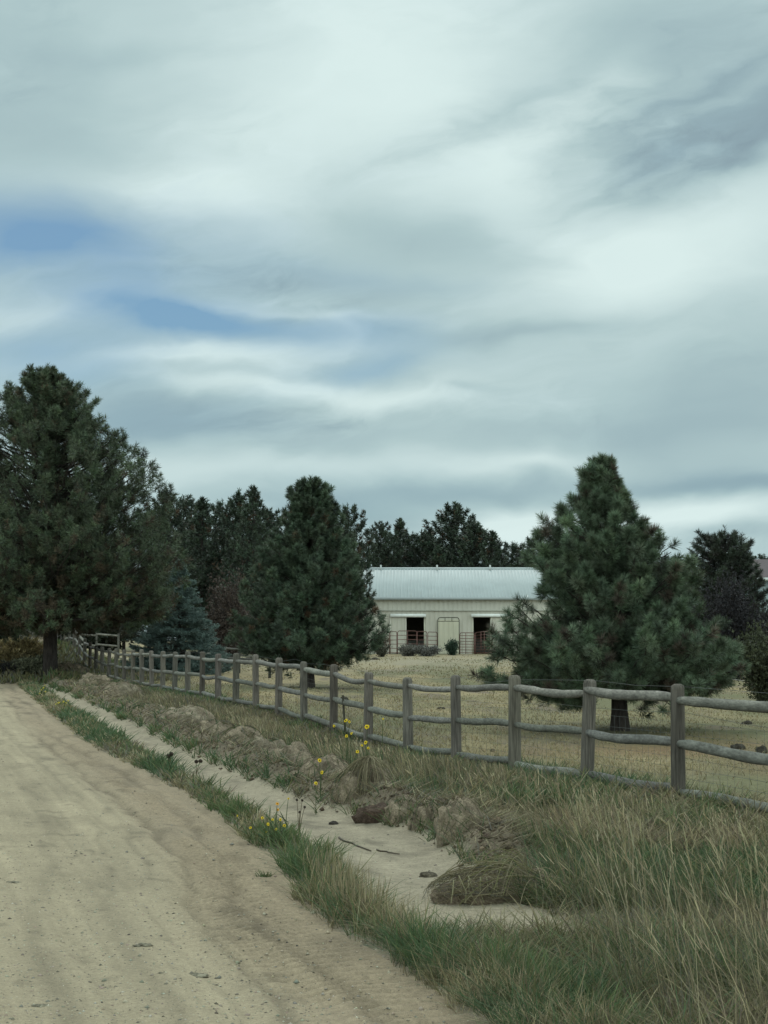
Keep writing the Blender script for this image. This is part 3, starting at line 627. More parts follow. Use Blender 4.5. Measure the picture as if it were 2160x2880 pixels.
shrub('tall_weed_clump','big tan bushy weed clump on the bank at the far left edge',sh(45,0,73.5),1.25,1.45,709,cc(.42,.35,.19),n=9000,leaf=.16,wd=.42,stems=40)
shrub('tall_weed_clump','grey green weed clump on the bank left of the big pine trunk',sh(100,0,72),.85,1.0,710,cc(.22,.23,.15),n=6000,leaf=.14,wd=.4,stems=30)
shrub('brush_pile','dark pile of cut branches beside the far end of the road',sh(12,0,71.5),.55,.85,711,cc(.035,.035,.035),n=1200,leaf=.14,stems=40,wd=.2)
for i,(px_,Y_,H_,R_,lab_) in enumerate([(20,134,3.6,4.2,'dark thicket on the skyline at the far left edge'),(165,136,3.2,4.0,'dark thicket on the skyline behind the big pine trunk'),(285,134,2.6,3.6,'dark thicket on the skyline left of the blue spruce'),(1950,120,3.2,3.4,'dark thicket in the gap between the nearest pine and the rounded pine'),(2120,118,3.0,3.4,'dark thicket behind the olive leafy tree at the right edge'),(740,128,3.0,4.4,'dark thicket far behind the middle pine trunk')]):
    shrub('thicket',lab_,sh(px_,0,Y_),H_,R_,760+i,cc(.045,.055,.038),n=3000,leaf=.30,cat='shrub',stems=30,wd=.6)
# bare tree top behind the barn
x,y=XP(1465,176); rg=np.random.default_rng(8); root=empty('bare_tree',(x,y,gz1(x,y)),'leafless brown twiggy tree behind the right part of the barn roof','tree'); tb=MB()
tb.tube(np.array([(0,0,-.2),(0.1,0,5),(.0,0,9.0)]),[.2,.15,.08],7); tb.build('trunk',M['bark'],root,smooth_=True); tb=MB()
for i in range(110):
    z=rg.uniform(4.5,9.3); azm=rg.random()*6.28; r=rg.uniform(.6,1.7); e=np.array((math.cos(azm)*r,math.sin(azm)*r,z+rg.uniform(.5,1.9)*(.6 if r>1.2 else 1)))
    s=np.array((0,0,z)); tb.tube(np.array([s,(s+e)/2+rg.normal(0,.1,3),e]),[.035,.022,.012],4,cap=False,col=(.10,.07,.05))
tb.build('branches',M['paint'],root)
# ------------------------------------------------------------------ barn
YB=119.; sB=FPX/YB
def bX(px): return (px-1080)/sB
zb=gz1(bX(1260),YB)
def bZ(py): return (1838-py)/sB
root=empty('barn',(0,YB,zb),'long cream steel barn with pale ribbed metal roof and two dark doorways','barn')
cw=s2l((178,178,150))*.95; cw=cc(.50,.475,.40); cr=cc(.40,.44,.44)
X0b,X1b=bX(935),bX(1668); DB=12.0; zE=bZ(1678); zR=bZ(1678)+2.0
def ribbed(mb,x0,x1,z0,z1,y,pitch=.305,dep=.022,col=cw):
    xs=[];ys=[]; x=x0
    xs.append(x0); ys.append(0)
    k=math.ceil(x0/pitch)
    while k*pitch<x1-.06:
        c=k*pitch
        if c-.045>x0+.002:
            xs+= [c-.045,c-.022,c+.022,c+.045]; ys+=[0,-dep,-dep,0]
        k+=1
    xs.append(x1); ys.append(0); n=len(xs)
    v=[(a,y+b,z0) for a,b in zip(xs,ys)]+[(a,y+b,z1) for a,b in zip(xs,ys)]
    mb.add(v,q=[(i,i+1,n+i+1,n+i) for i in range(n-1)],col=col)
# front wall with two real openings
d1=(bX(1143),bX(1192)); d2=(bX(1331),bX(1378)); zD=bZ(1733); zT=bZ(1716)
mb=MB()
for a,b in ((X0b,d1[0]),(d1[1],d2[0]),(d2[1],X1b)):
    ribbed(mb,a,b,-.1,zD,0); mb.box(a+.001,b-.001,.006,.12,-.1,zD,cw)
ribbed(mb,X0b,X1b,zD,zT-.0,0); mb.box(X0b+.001,X1b-.001,.006,.12,zD+.001,zT,cw)
mb.build('wall',M['barnwall'],root)
mb=MB(); ribbed(mb,X0b,X1b,zT,zE,-.05,col=cw*cc(1.06,1.09,1.12)); mb.box(X0b+.001,X1b-.001,-.044,.12,zT+.002,zE,cw); mb.build('wall',M['barnwall'],root)['label']='upper band of the front wall standing slightly proud'
mb=MB()
mb.box(X0b,X0b+.12,.13,DB,-.1,zE,cw); mb.box(X1b-.12,X1b,.13,DB,-.1,zE,cw); mb.box(X0b,X1b,DB+.002,DB+.12,-.1,zE,cw)
for xx in (X0b+.06,X1b-.06): mb.add([(xx,0,zE),(xx,DB,zE),(xx,DB/2,zR-.03)],t=[(0,1,2)],col=cw)
mb.box(X0b+.13,X1b-.13,.2,DB-.1,-.15,-.02,(.05,.045,.04)); mb.box(bX(1255),bX(1257),.2,DB-.2,-.02,zE-.2,(.08,.07,.05))
mb.build('wall',M['barnwall'],root)
# roof: two ribbed slopes
def roofslope(s):
    mb=MB(); pitch=.229; dep=.03; xs=[];hs=[]; xa,xb=X0b-.35,X1b+.35; k=math.ceil(xa/pitch); xs.append(xa);hs.append(0)
    while k*pitch<xb-.05:
        c=k*pitch
        if c-.035>xa: xs+=[c-.035,c-.016,c+.016,c+.035]; hs+=[0,dep,dep,0]
        k+=1
    xs.append(xb);hs.append(0); n=len(xs)
    y0,y1=(-.32,DB/2) if s==0 else (DB+.32,DB/2); slope=(zR-zE)/(DB/2); zlo=zE-.32*slope+.05
    v=[(a,y0,zlo+h) for a,h in zip(xs,hs)]+[(a,y1,zR+.05+h) for a,h in zip(xs,hs)]+[(a,y0,zlo-.05) for a in xs]+[(a,y1,zR) for a in xs]
    q=[(i,i+1,n+i+1,n+i) for i in range(n-1)]+[(2*n+i+1,2*n+i,3*n+i,3*n+i+1) for i in range(n-1)]+[(i+1,i,2*n+i,2*n+i+1) for i in range(n-1)]
    mb.add(v,q=q,col=cr); o=mb.build('roof',M['roof'],root); return o
r0=roofslope(0); roofslope(1)
mb=MB(); mb.tube(np.array([(X0b-.36,DB/2,zR+.085),(X1b+.36,DB/2,zR+.085)]),.09,8,col=cr*1.05); mb.build('ridge_cap',M['roof'],root)
for px_ in (1071,1229,1378):
    mb=MB(); mb.tube(np.array([(bX(px_)*1.05,DB/2-.3,zR-.05),(bX(px_)*1.05,DB/2-.3,zR+.33)]),.06,8,col=(.5,.52,.5)); mb.build('roof_vent',M['roof'],root,smooth_=True)
mb=MB(); mb.box(X0b-.36,X1b+.36,-.40,-.325,zE-.22,zE-.06,cr*.75); mb.build('gutter',M['plain'],root)
mb=MB(); mb.box(X0b,X1b,-.085,-.055,zT-.05,zT+.03,(.42,.42,.36)); mb.build('trim_band',M['plain'],root)
for k,(a,b) in enumerate(((1098,1198),(1325,1435))):
    mb=MB(); mb.box(bX(a),bX(b),-.24,-.06,bZ(1735),bZ(1726),(.78,.80,.76)); mb.build('door_track',M['plain'],root)
for a,b in ((1096,1142.3),(1379,1426)):
    mb=MB(); ribbed(mb,bX(a),bX(b),.05,bZ(1736),-.13,col=cw*1.03); mb.box(bX(a)+.001,bX(b)-.001,-.124,-.05,.05,bZ(1736),cw)
    for e in (bX(a),bX(b)-.06): mb.box(e,e+.06,-.165,-.155,.05,bZ(1737),cw*1.15)
    mb.build('sliding_door',M['barnwall'],root)
mb=MB(); ribbed(mb,bX(1231),bX(1291),.02,bZ(1742),-.16,col=cw*cc(1.10,1.10,1.0)); mb.box(bX(1231)+.001,bX(1291)-.001,-.154,-.05,.02,bZ(1742),cw)
mb.build('door_panel',M['barnwall'],root)
for d in (d1,d2):
    mb=MB(); 
    for e in (d[0]-.08,d[1]): mb.box(e,e+.08,-.049,-.025,-.05,zD,(.52,.50,.40))
    mb.build('door_frame',M['plain'],root)
# corral panels and arch gate (red brown pipe)
pipe=cc(.145,.075,.062)
def panel(pa,pb,ypa,ypb,ztop,rails,label,zl=.12,verts=(.5,),slant=0,c=pipe,cat='panel',name='corral_panel',arch=False):
    a=np.array((bX(pa),ypa)); b=np.array((bX(pb),ypb)); a3=np.array((*XP(pa,YB+ypa),0)); b3=np.array((*XP(pb,YB+ypb),0)); a3[2]=gz1(a3[0],a3[1]); b3[2]=gz1(b3[0],b3[1])
    rt=empty(name,tuple(a3),label,cat,'red brown corral panels'); u=b3-a3; 
    up=np.array((0,0,1.)); fr=[(0,zl*.2),(0,ztop-.12),(.035,ztop-.03),(.08,ztop),(.92,ztop-slant),(.965,ztop-.03-slant),(1,ztop-.12-slant),(1,zl*.2)]
    pts=np.array([u*s+up*z for s,z in fr]); mb=MB()
    for i in range(len(pts)-1): mb.tube(pts[i:i+2],.026,6,col=c)
    mb.build('frame',M['paint'],rt,smooth_=True)
    for k in range(rails):
        z=zl+(ztop-zl)*(k/(rails)); mb=MB(); mb.tube(np.array([up*z,u+up*(z-slant*k/rails)]),.021,6,col=c*rng.uniform(.8,1.3)); mb.build('rail',M['paint'],rt,smooth_=True)
    for s in verts:
        mb=MB(); mb.tube(np.array([u*s+up*.05-np.array((0,.03,0)),u*s+up*(ztop-slant*s)-np.array((0,.03,0))]),.024,6,col=c); mb.build('upright',M['paint'],rt,smooth_=True)
    return rt
zt=1.5
panel(1058,1096,-2.6,-2.5,1.43,5,'leftmost corral panel, half hidden behind the middle pine',verts=(.35,))
panel(1097,1116,-2.5,-2.4,1.45,5,'narrow corral panel second from the left',verts=())
panel(1118,1172,-2.4,-2.2,1.50,5,'wide corral panel crossing the left dark doorway',verts=(.52,))
panel(1173,1200,-2.2,-2.0,1.46,5,'short corral panel right of the left dark doorway',verts=())
panel(1203,1229,-2.0,-1.9,1.44,5,'narrow corral panel touching the left foot of the arched gate',verts=())
panel(1293,1334,-1.9,-2.2,1.40,7,'corral panel touching the right foot of the arched gate',verts=(.4,))
panel(1336,1382,-2.2,-2.6,1.42,7,'corral panel crossing the right dark doorway',verts=(.35,.55),slant=-.1)
panel(1384,1425,-2.6,-2.4,1.46,6,'corral panel right of the right doorway, half hidden by the nearest pine',verts=(.4,))
panel(1427,1480,-2.4,-2.2,1.46,6,'corral panel hidden behind low branches of the nearest pine',verts=(.5,))
# arch
a3=np.array((*XP(1231,YB-1.9),0));b3=np.array((*XP(1291,YB-1.9),0)); a3[2]=b3[2]=gz1(a3[0],a3[1]); rt=empty('arched_gate',tuple(a3),'tall dark pipe arch gate framing the cream centre panel','gate'); W=b3[0]-a3[0]
Ha=2.38; c_=cc(.085,.085,.06); mb=MB(); fr=[(0,0),(0,Ha-.15),(.06,Ha-.03),(.15,Ha),(W-.15,Ha),(W-.06,Ha-.03),(W,Ha-.15),(W,0)]
for i in range(len(fr)-1): mb.tube(np.array([(fr[i][0],0,fr[i][1]),(fr[i+1][0],0,fr[i+1][1])]),.032,6,col=c_)
mb.build('frame',M['paint'],rt,smooth_=True); mb=MB(); mb.tube(np.array([(0,0,Ha-.24),(W,0,Ha-.24)]),.026,6,col=c_)
for s in (.34,.66): mb.tube(np.array([(W*s,0,Ha-.24),(W*s,0,Ha)]),.024,6,col=c_)
mb.build('crossbar',M['paint'],rt,smooth_=True)
# house at the right edge
YH=185.; sH=FPX/YH; hx0=(2118-1080)/sH; hx1=hx0+16; gH=gz1(hx0+5,YH)
zhe=CAMZ+(1800-1626)/sH-gH; zhr=CAMZ+(1800-1568)/sH-gH
root=empty('house',(hx0,YH,gH),'pale blue grey house with brown shingle roof at the right edge','house'); sd_c=cc(.30,.37,.38)
mb=MB(); mb.box(.5,15.5,0,9,-.3,zhe,sd_c); mb.build('wall',M['plain'],root)
mb=MB(); mb.add([(-.1,-.5,zhe),(16.1,-.5,zhe),(16.1,9.5,zhe),(-.1,9.5,zhe),(.3,4.5,zhr),(15.7,4.5,zhr)],q=[(0,1,5,4),(2,3,4,5)],t=[(1,2,5),(3,0,4)],col=(.115,.095,.100)); mb.build('roof',M['shingle'],root)
mb=MB(); mb.box(-.15,16.15,-.6,-.505,zhe-.28,zhe+.02,(.68,.72,.70)); mb.build('fascia',M['plain'],root)
for k in range(3):
    wx=1.4+4.6*k; mb=MB(); mb.box(wx,wx+1.2,-.05,-.003,1.2,2.6,(.7,.72,.7)); f=mb.build('window',M['plain'],root); mb=MB(); mb.box(wx+.1,wx+1.1,-.07,-.052,1.3,2.5,(.04,.05,.06)); mb.build('pane',M['paint'],f)
# ------------------------------------------------------------------ grass
def blades(mb,x,y,z,h,w,az_,lean,curl,cb,ct,rg):
    n=len(x); f=rg.random(n)*2*np.pi; wx,wy=np.cos(f)*w*.5,np.sin(f)*w*.5
    lx,ly=np.cos(az_)*lean,np.sin(az_)*lean
    def pt(t,ww):
        px=x+h*lx*(t+curl*t*t); py=y+h*ly*(t+curl*t*t); pz=z+h*(t-.35*np.minimum(lean*(1+curl),1.6)*t*t*curl)
        return np.stack([px-wx*ww,py-wy*ww,pz],1),np.stack([px+wx*ww,py+wy*ww,pz],1)
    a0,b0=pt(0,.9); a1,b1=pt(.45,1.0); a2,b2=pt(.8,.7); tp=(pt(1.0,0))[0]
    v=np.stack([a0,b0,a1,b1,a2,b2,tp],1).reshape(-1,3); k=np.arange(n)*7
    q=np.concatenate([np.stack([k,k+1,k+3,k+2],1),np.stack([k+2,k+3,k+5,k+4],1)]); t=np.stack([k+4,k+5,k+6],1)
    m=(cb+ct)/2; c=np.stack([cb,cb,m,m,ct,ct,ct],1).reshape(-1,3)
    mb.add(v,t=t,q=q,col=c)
def sampleS(n,y0,y1,p,rg):
    u=rg.random(n); e=1-p; Y=(y0**e+(y1**e-y0**e)*u)**(1/e); return Y
def spread(n,Lr,Yr_,p,rg,clump=None):
    if clump:
        m=max(1,n//clump[0]); Yc_=sampleS(m,*Yr_,p,rg); L_=rg.uniform(*Lr,m); S_=(Yc_-FY0-L_*DX)/DY
        i=rg.integers(0,m,n); sg=clump[1]*(Yc_[i]/15)**.5*rg.uniform(.4,1.4,m)[i]; L_=L_[i]+rg.normal(0,1,n)*sg; S_=S_[i]+rg.normal(0,1,n)*sg; cr=rg.random(m)[i]
    else:
        Yc_=sampleS(n,*Yr_,p,rg); L_=rg.uniform(*Lr,n); S_=(Yc_-FY0-L_*DX)/DY; cr=rg.random(n)
    x,y=XY(L_,S_); k=(np.abs(x)<.235*y+.8)&(y>5.5); return L_[k],S_[k],x[k],y[k],cr[k]
def pal(cr,n,cols,rg,jit=.22):
    cols=np.array(cols); i=np.minimum((cr*len(cols)).astype(int),len(cols)-1); c=cols[i]*rg.uniform(1-jit,1+jit,(n,1))*rg.uniform(.94,1.06,(n,3)); return c
TAN=(.265,.222,.128);TAN2=(.215,.182,.110);PALE=(.36,.31,.195);OLV=(.140,.136,.064);GRE=(.086,.128,.050);GR2=(.062,.102,.046);BRN=(.140,.108,.078);GRY=(.15,.145,.115)
rg=np.random.default_rng(77)
def wmin(y,k=.00034): return np.maximum(.0026,y*k)
def finish(mb,name,label,cat=None):
    o=mb.build(name,M['grass']); o['kind']='stuff'; o['label']=label; return o
# 1 low understory of weeds from the fence to the road edge
mb=MB(); L,S,x,y,cr=spread(170000,(-.5,5.2),(6,70),1.35,rg,(14,.05))
re=ed(c_road,S,13,.07); k=~ditch_mask(L,S)&(L<re-.02); 
e=ed(c_dr,S,11,.08); onberm=(np.abs(L-(e-.28))<.22)&(S>-4.2); k&=~(onberm&(rg.random(len(L))<.86))
k&=fbm(x*1.6,y*1.6,81,3)>.26
L,S,x,y,cr=L[k],S[k],x[k],y[k],cr[k]; n=len(x); g=fbm(x*.8,y*.5,82,3)
h=rg.uniform(.05,.16,n)*(1+.5*(g>.5)); gr=np.clip((g-.34)*3.2+rg.normal(0,.22,n)+.25*(L>2.2),0,.999)
cb=pal(gr,n,[TAN2,TAN,BRN,GRY,OLV,OLV,GRE,GR2],rg); ct=cb*1.15
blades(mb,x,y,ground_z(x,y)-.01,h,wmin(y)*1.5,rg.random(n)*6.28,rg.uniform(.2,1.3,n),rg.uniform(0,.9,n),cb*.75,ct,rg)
finish(mb,'short_grass','short green and brown weeds covering the roadside ground')
# 2 tall tan grass between the berm and the fence
mb=MB(); L,S,x,y,cr=spread(230000,(-.45,4.8),(6.3,64),1.35,rg,(26,.055))
e=ed(c_dr,S,11,.08); near=smooth((3-S)/7)                       # 1 close to the viewer
lim=np.where(S>-4.5,np.minimum(e-.52,np.interp(S,[-4.5,-1,4],[2.0,2.3,3.5])),np.where(x>1.02+.25*(fbm(x*3,y*2,99,2)-.5),9,2.6)); k=(L<lim+.25*(fbm(S*.8,L,83,2)-.5))&~ditch_mask(L,S)
dens=np.clip((fbm(x*1.5,y*1.0,84,3)-.36)*4.5,.06,.9)*np.where(S<0,.42,1); dens*=np.where(S>-5,1-.55*smooth((L-1.5)/1.1),1-.30*smooth((L-1.2)/1.2)); k&=rg.random(len(L))<dens
L,S,x,y,cr=L[k],S[k],x[k],y[k],cr[k]; n=len(x); near=smooth((1-S)/5)
hp=np.interp(L,[-.5,.1,.6,1.2,2.2,3.0],[.09,.12,.22,.30,.25,.16]); hn=np.interp(L,[-.5,.1,.6,1.4,2.2,3.2,4.4],[.10,.12,.16,.20,.27,.45,.52])
h=(hp*(1-near)+hn*near)*np.where(S<3,.32+.9*rg.random(n)**1.8,rg.uniform(.55,1.15,n))*(.75+.5*fbm(x*1.1,y*.8,85,2)); h*=np.interp(S,[30,60],[1,.85])
gr=np.clip(cr*.70+.7*(fbm(x*1.1,y*.7,86,3)-.5)+rg.normal(0,.14,n)+.14*(S<2),0,.999)
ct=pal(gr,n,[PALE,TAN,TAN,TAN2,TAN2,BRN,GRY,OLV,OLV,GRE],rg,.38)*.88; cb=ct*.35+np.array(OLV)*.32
azl=np.where(rg.random(n)<.65,math.pi+rg.normal(0,.7,n),rg.random(n)*6.28)
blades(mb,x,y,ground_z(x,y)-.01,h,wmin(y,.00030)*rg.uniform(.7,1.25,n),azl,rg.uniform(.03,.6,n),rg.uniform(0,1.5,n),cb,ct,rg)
finish(mb,'tall_grass','tall dry tan grass growing along the roadside of the fence')
# mixed weeds and bent green blades low among the tall grass of the near corner
mb=MB(); L,S,x,y,cr=spread(120000,(-.2,5.0),(6.3,20),1.4,rg,(30,.05)); k=~ditch_mask(L,S)&(L<ed(c_road,S,13,.07)-.15)&(S<2.5)&((S<-4.6)|(L<np.interp(S,[-4.5,-1,4],[2.5,2.7,3.0]))); k&=fbm(x*1.8,y*1.3,96,3)>.42
L,S,x,y,cr=L[k],S[k],x[k],y[k],cr[k]; n=len(x); gr=np.clip((fbm(x*1.2,y*.8,97,3)-.3)*2.2+rg.normal(0,.2,n),0,.999); ct=pal(gr,n,[TAN,BRN,TAN2,TAN2,OLV,OLV,GRE,GR2],rg,.35)
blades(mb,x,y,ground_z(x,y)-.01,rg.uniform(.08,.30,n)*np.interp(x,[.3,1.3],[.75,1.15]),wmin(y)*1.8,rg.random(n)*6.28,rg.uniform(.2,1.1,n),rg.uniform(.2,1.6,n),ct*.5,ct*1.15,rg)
finish(mb,'mixed_weeds','bent green and brown weeds low in the near right grass')
# seed stalks
mb=MB(); L,S,x,y,cr=spread(3600,(.1,4.6),(6.3,40),1.5,rg,(6,.12)); k=(~ditch_mask(L,S))&((L<np.where(S>-4,2.3,2.6))|(x>1.1)); L,S,x,y,cr=L[k],S[k],x[k],y[k],cr[k]; n=len(x)
h=np.interp(L,[0,.7,1.4,2.4,3.6],[.18,.24,.36,.54,.70])*rg.uniform(.7,1.1,n)*np.interp(S,[-8,2,20],[1.05,1,.75]); ct=pal(cr,n,[PALE,PALE,TAN,TAN2],rg); az0=math.pi+rg.normal(0,.9,n); ln=rg.uniform(.03,.35,n); cu=rg.uniform(.2,1.3,n); z=ground_z(x,y)
blades(mb,x,y,z,h,wmin(y,.00028)*1.0,az0,ln,cu,ct*.8,ct,rg)
for tt in (.80,.85,.90,.95):
    px_=x+h*np.cos(az0)*ln*(tt+cu*tt*tt); py_=y+h*np.sin(az0)*ln*(tt+cu*tt*tt); pz_=z+h*(tt-.35*np.minimum(ln*(1+cu),1.6)*tt*tt*cu)
    blades(mb,px_,py_,pz_,h*.07,wmin(y,.0004)*1.3,az0+rg.normal(0,.5,n),ln*(1+1.6*cu)+.12,np.zeros(n),ct,ct*1.05,rg)
finish(mb,'seed_stalks','pale seeding grass stalks rising above the tall roadside grass')
# 2b grass on the rise beyond the big pine
mb=MB(); n=16000; y=rg.uniform(66,125,n); L=rg.uniform(-2.5,4.2,n); S=(y-FY0-L*DX)/DY; x,_=XY(L,S); ct=pal(np.clip(fbm(x*.4,y*.15,95,3)+rg.normal(0,.15,n),0,.999),n,[TAN,TAN2,GRY,OLV,OLV,GRE],rg); blades(mb,x,y,ground_z(x,y),rg.uniform(.15,.45,n)*np.where(L<0,.6,1),np.full(n,.05),rg.random(n)*6.28,rg.uniform(.1,.7,n),rg.uniform(0,.8,n),ct*.8,ct,rg)
finish(mb,'rough_grass','rough grass covering the rise beyond the big left pine')
# 3 verge strip between road and ditch
mb=MB(); L,S,x,y,cr=spread(150000,(2.6,5.2),(7,72),1.25,rg,(22,.045))
re=ed(c_road,S,13,.07); f=ed(c_vr,S,12,.06); mid=(re+f)/2; hw=(re-f)/2+.03; k=(np.abs(L-mid)<hw)&~ditch_mask(L,S); k&=rg.random(len(L))<np.clip((fbm(S*1.3,L*3,87,3)-.36)*5,.08,.85)
L,S,x,y,cr=L[k],S[k],x[k],y[k],cr[k]; n=len(x); b=fbm(S*.9,L*1.6,88,3)
ed_=1-np.abs(L-np.interp(S,c_vr[0],c_vr[1])*.5-np.interp(S,c_road[0],c_road[1])*.5)/.4
h=(.05+.15*np.clip(ed_,.15,1))*np.interp(S,[-6,-2,20],[1.15,.8,.9])*rg.uniform(.5,1.35,n)*(.8+.5*b)*np.interp(S,[-3,3,9,16,40],[1,.72,.72,.85,.85]); gr=np.clip((b-.30)*3.0+rg.normal(0,.18,n)+.22*(S<5)-.50*smooth((S-10)/10),0,.999)
ct=pal(gr,n,[PALE,TAN,TAN,TAN2,TAN2,OLV,OLV,GRE],rg,.34); 
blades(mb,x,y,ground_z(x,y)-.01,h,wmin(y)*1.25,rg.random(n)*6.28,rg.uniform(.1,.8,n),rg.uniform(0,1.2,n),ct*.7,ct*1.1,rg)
finish(mb,'verge_grass','strip of green and tan grass between the dirt road and the sandy ditch')
# tan stiff stubble in the near verge
mb=MB(); n=650; S_=rg.normal(-5.6,.75,n); L_=np.interp(S_,c_vr[0],c_vr[1])*.62+np.interp(S_,c_road[0],c_road[1])*.38+rg.normal(0,.10,n); x,y=XY(L_,S_); ct=pal(rg.random(n),n,[PALE,TAN,TAN,TAN2],rg)
blades(mb,x,y,ground_z(x,y),rg.uniform(.10,.27,n),np.full(n,.0042),rg.random(n)*6.28,rg.uniform(0,.2,n),rg.uniform(0,.8,n),ct*.8,ct,rg)
finish(mb,'dry_grass_stems','stiff tan grass stems in the verge beside the ditch end')
# 4 green tufts along the berm foot and back
mb=MB(); L,S,x,y,cr=spread(42000,(2.2,4.2),(11.5,64),1.1,rg,(40,.05)); e=ed(c_dr,S,11,.08); k=(np.abs(L-(e-.02))<.10)&(cr<.5)|(np.abs(L-(e-.64))<.16); k&=(S>-5)
k&=(fbm(S*.7,L*2,89,3)>.40); L,S,x,y,cr=L[k],S[k],x[k],y[k],cr[k]; n=len(x); ct=pal(rg.random(n),n,[GRE,GRE,GR2,OLV],rg)*1.1
blades(mb,x,y,ground_z(x,y)-.01,rg.uniform(.05,.19,n),wmin(y)*1.5,rg.random(n)*6.28,rg.uniform(.3,1.1,n),rg.uniform(0,.8,n),ct*.7,ct,rg)
finish(mb,'green_grass_tufts','fresh green grass growing along both sides of the dug earth row')
# 5 pasture stubble
mb=MB(); n=90000; Y=sampleS(n,13,112,1.15,rg); x=rg.uniform(-.26,.24,n)*Y; L,S=LS(x,Y); k=(L<-.2); x,y,L,S=x[k],Y[k],L[k],S[k]; k=rg.random(len(x))<np.clip((fbm(x*.5,y*.16,91,3)-.32)*4.5,.06,1)
x,y,L=x[k],y[k],L[k]; n=len(x); ct=pal(np.clip((fbm(x*.35,y*.1,51,4)-.3)*1.9+rg.normal(0,.15,n),0,.999),n,[TAN,TAN,TAN,TAN2,TAN2,OLV],rg,.14)*1.15
blades(mb,x,y,ground_z(x,y)-.005,rg.uniform(.02,.06,n)*np.interp(L,[-3,0],[1,2.6])*np.interp(y,[13,100],[1,1.6]),np.maximum(.004,y*.0005),rg.random(n)*6.28,rg.uniform(.2,1.2,n),rg.uniform(0,.6,n),ct*.85,ct,rg)
finish(mb,'pasture_grass','cropped dry grass of the pasture behind the fence')
# ------------------------------------------------------------------ dug clods along the berm
def rough_lump(mb,rx,ry,rz,col,rgk,nu=34,nv=20,amp=.34,c2=None,off=(0,0,0),pw=.8):
    u=np.linspace(0,2*np.pi,nu,endpoint=False); v=np.linspace(-.28*np.pi,np.pi/2,nv); U,Vv=np.meshgrid(u,v); sd=rgk.integers(1,9999)
    X=np.cos(U)*np.cos(Vv);Yy=np.sin(U)*np.cos(Vv);Z=np.sin(Vv)
    d=1+amp*(fbm(X*2.2+Z*1.7+5,Yy*2.2-Z*1.3+5,sd,4)-.5)*2+amp*.5*(fbm(X*7+Z*5,Yy*7-Z*5,sd+3,3)-.5)*2
    Zs=np.sign(Z)*np.abs(Z)**pw
    pts=np.stack([X*d*rx,Yy*d*ry,Zs*d*rz],-1).reshape(-1,3)+np.array(off)
    i=np.arange(nv-1)[:,None]*nu; j=np.arange(nu)[None,:]; j2=(j+1)%nu; q=np.stack([i+j,i+j2,i+nu+j2,i+nu+j],-1).reshape(-1,4)
    t=fbm(X*4+Z*2,Yy*4+Z*3,sd+9,3).reshape(-1,1); c2=col*1.5 if c2 is None else c2; c=col*(1-np.clip((t-.35)*2.5,0,1))+c2*np.clip((t-.35)*2.5,0,1)
    mb.add(pts,q=q,col=c)
def strands(mb,rx,ry,rz,n,rgk,cols,length=(.15,.4),w=.004,over=1.05,azc=None,azs=3.2,hang=1.0):
    """dry grass hair lying over a lump"""
    for i in range(n):
        a=rgk.uniform(0,6.28) if azc is None else azc+rgk.normal(0,azs); v0=rgk.uniform(.35,1.5); Ln=rgk.uniform(*length)/max(rx,rz)
        t=np.linspace(0,1,7); v=np.clip(v0-Ln*t*hang,-.2,1.6); aa=a+rgk.normal(0,.35)*t+.1*np.sin(t*5+i)
        p=np.stack([np.cos(aa)*np.cos(v)*rx,np.sin(aa)*np.cos(v)*ry,np.sin(v)*rz],1)*(over+rgk.uniform(-.04,.13))+rgk.normal(0,.003,(7,3))
        c=np.array(cols[rgk.integers(len(cols))])*rgk.uniform(.75,1.25); mb.tube(p,np.linspace(w*.5,w*.25,7),3,cap=False,col=c)
CL_=cc(.215,.172,.120)
def clod(px,py,wpx,hpx,label,seed,name='turf_clod',c=CL_,c2=None,green=.0,ns=70,group=None,depth=1.0,azc=None,azs=3.2,scol=None,lng=(.10,.34)):
    py=py-.055*(py-HORIZON); Y=CAMZ*FPX/(py-HORIZON)+.04; x=(px-1080)/FPX*Y; s=FPX/Y; rk=np.random.default_rng(seed); kk=1.12 if px<1000 else .92; rx=wpx/s/2*kk; rz=hpx/s*kk; ry=rx*depth; y=Y+ry*.8
    L_,S_=LS(x,y); z=float(base_z(np.array([x]),np.array([y]))[0])
    root=empty(name,(x,y,z),label,'clod' if name=='turf_clod' else name.split('_')[-1],group,0)
    mb=MB(); rough_lump(mb,rx,ry,rz,c,rk,c2=c2)
    for k in range(5): a=rk.random()*6.28; rough_lump(mb,rx*.38,ry*.42,rz*.5,c*rk.uniform(.75,1.3),rk,20,12,off=(math.cos(a)*rx*.62,math.sin(a)*ry*.62,rz*rk.uniform(.0,.3)))
    mb.build('soil',M['soil'],root,smooth_=True)
    mb=MB(); cols=scol or ([TAN2,BRN,BRN,TAN2,GRY]+([GRE,GR2,OLV] if green>0 else []))
    strands(mb,rx,ry,rz,ns,rk,cols,lng,w=max(.0035,Y*.00036),azc=azc,azs=azs)
    m=int(ns*green*3)
    if m:
        a=rk.random(m)*6.28; r_=np.sqrt(rk.random(m)); xx=np.cos(a)*r_*rx*1.05; yy=np.sin(a)*r_*ry*1.05; zz=rz*np.sqrt(np.clip(1-r_**2,0,1))*.8
        ct=pal(rk.random(m),m,[GRE,GR2,OLV,GRE],rk); blades(mb,xx,yy,zz,rk.uniform(.05,.14,m),np.full(m,max(.004,Y*.0005)),rk.random(m)*6.28,rk.uniform(.3,1.1,m),rk.uniform(0,.8,m),ct*.75,ct,rk)
    mb.build('roots',M['grass'],root); return root
sand2=cc(.33,.28,.20)
G_='dug turf clods in a row beside the ditch'
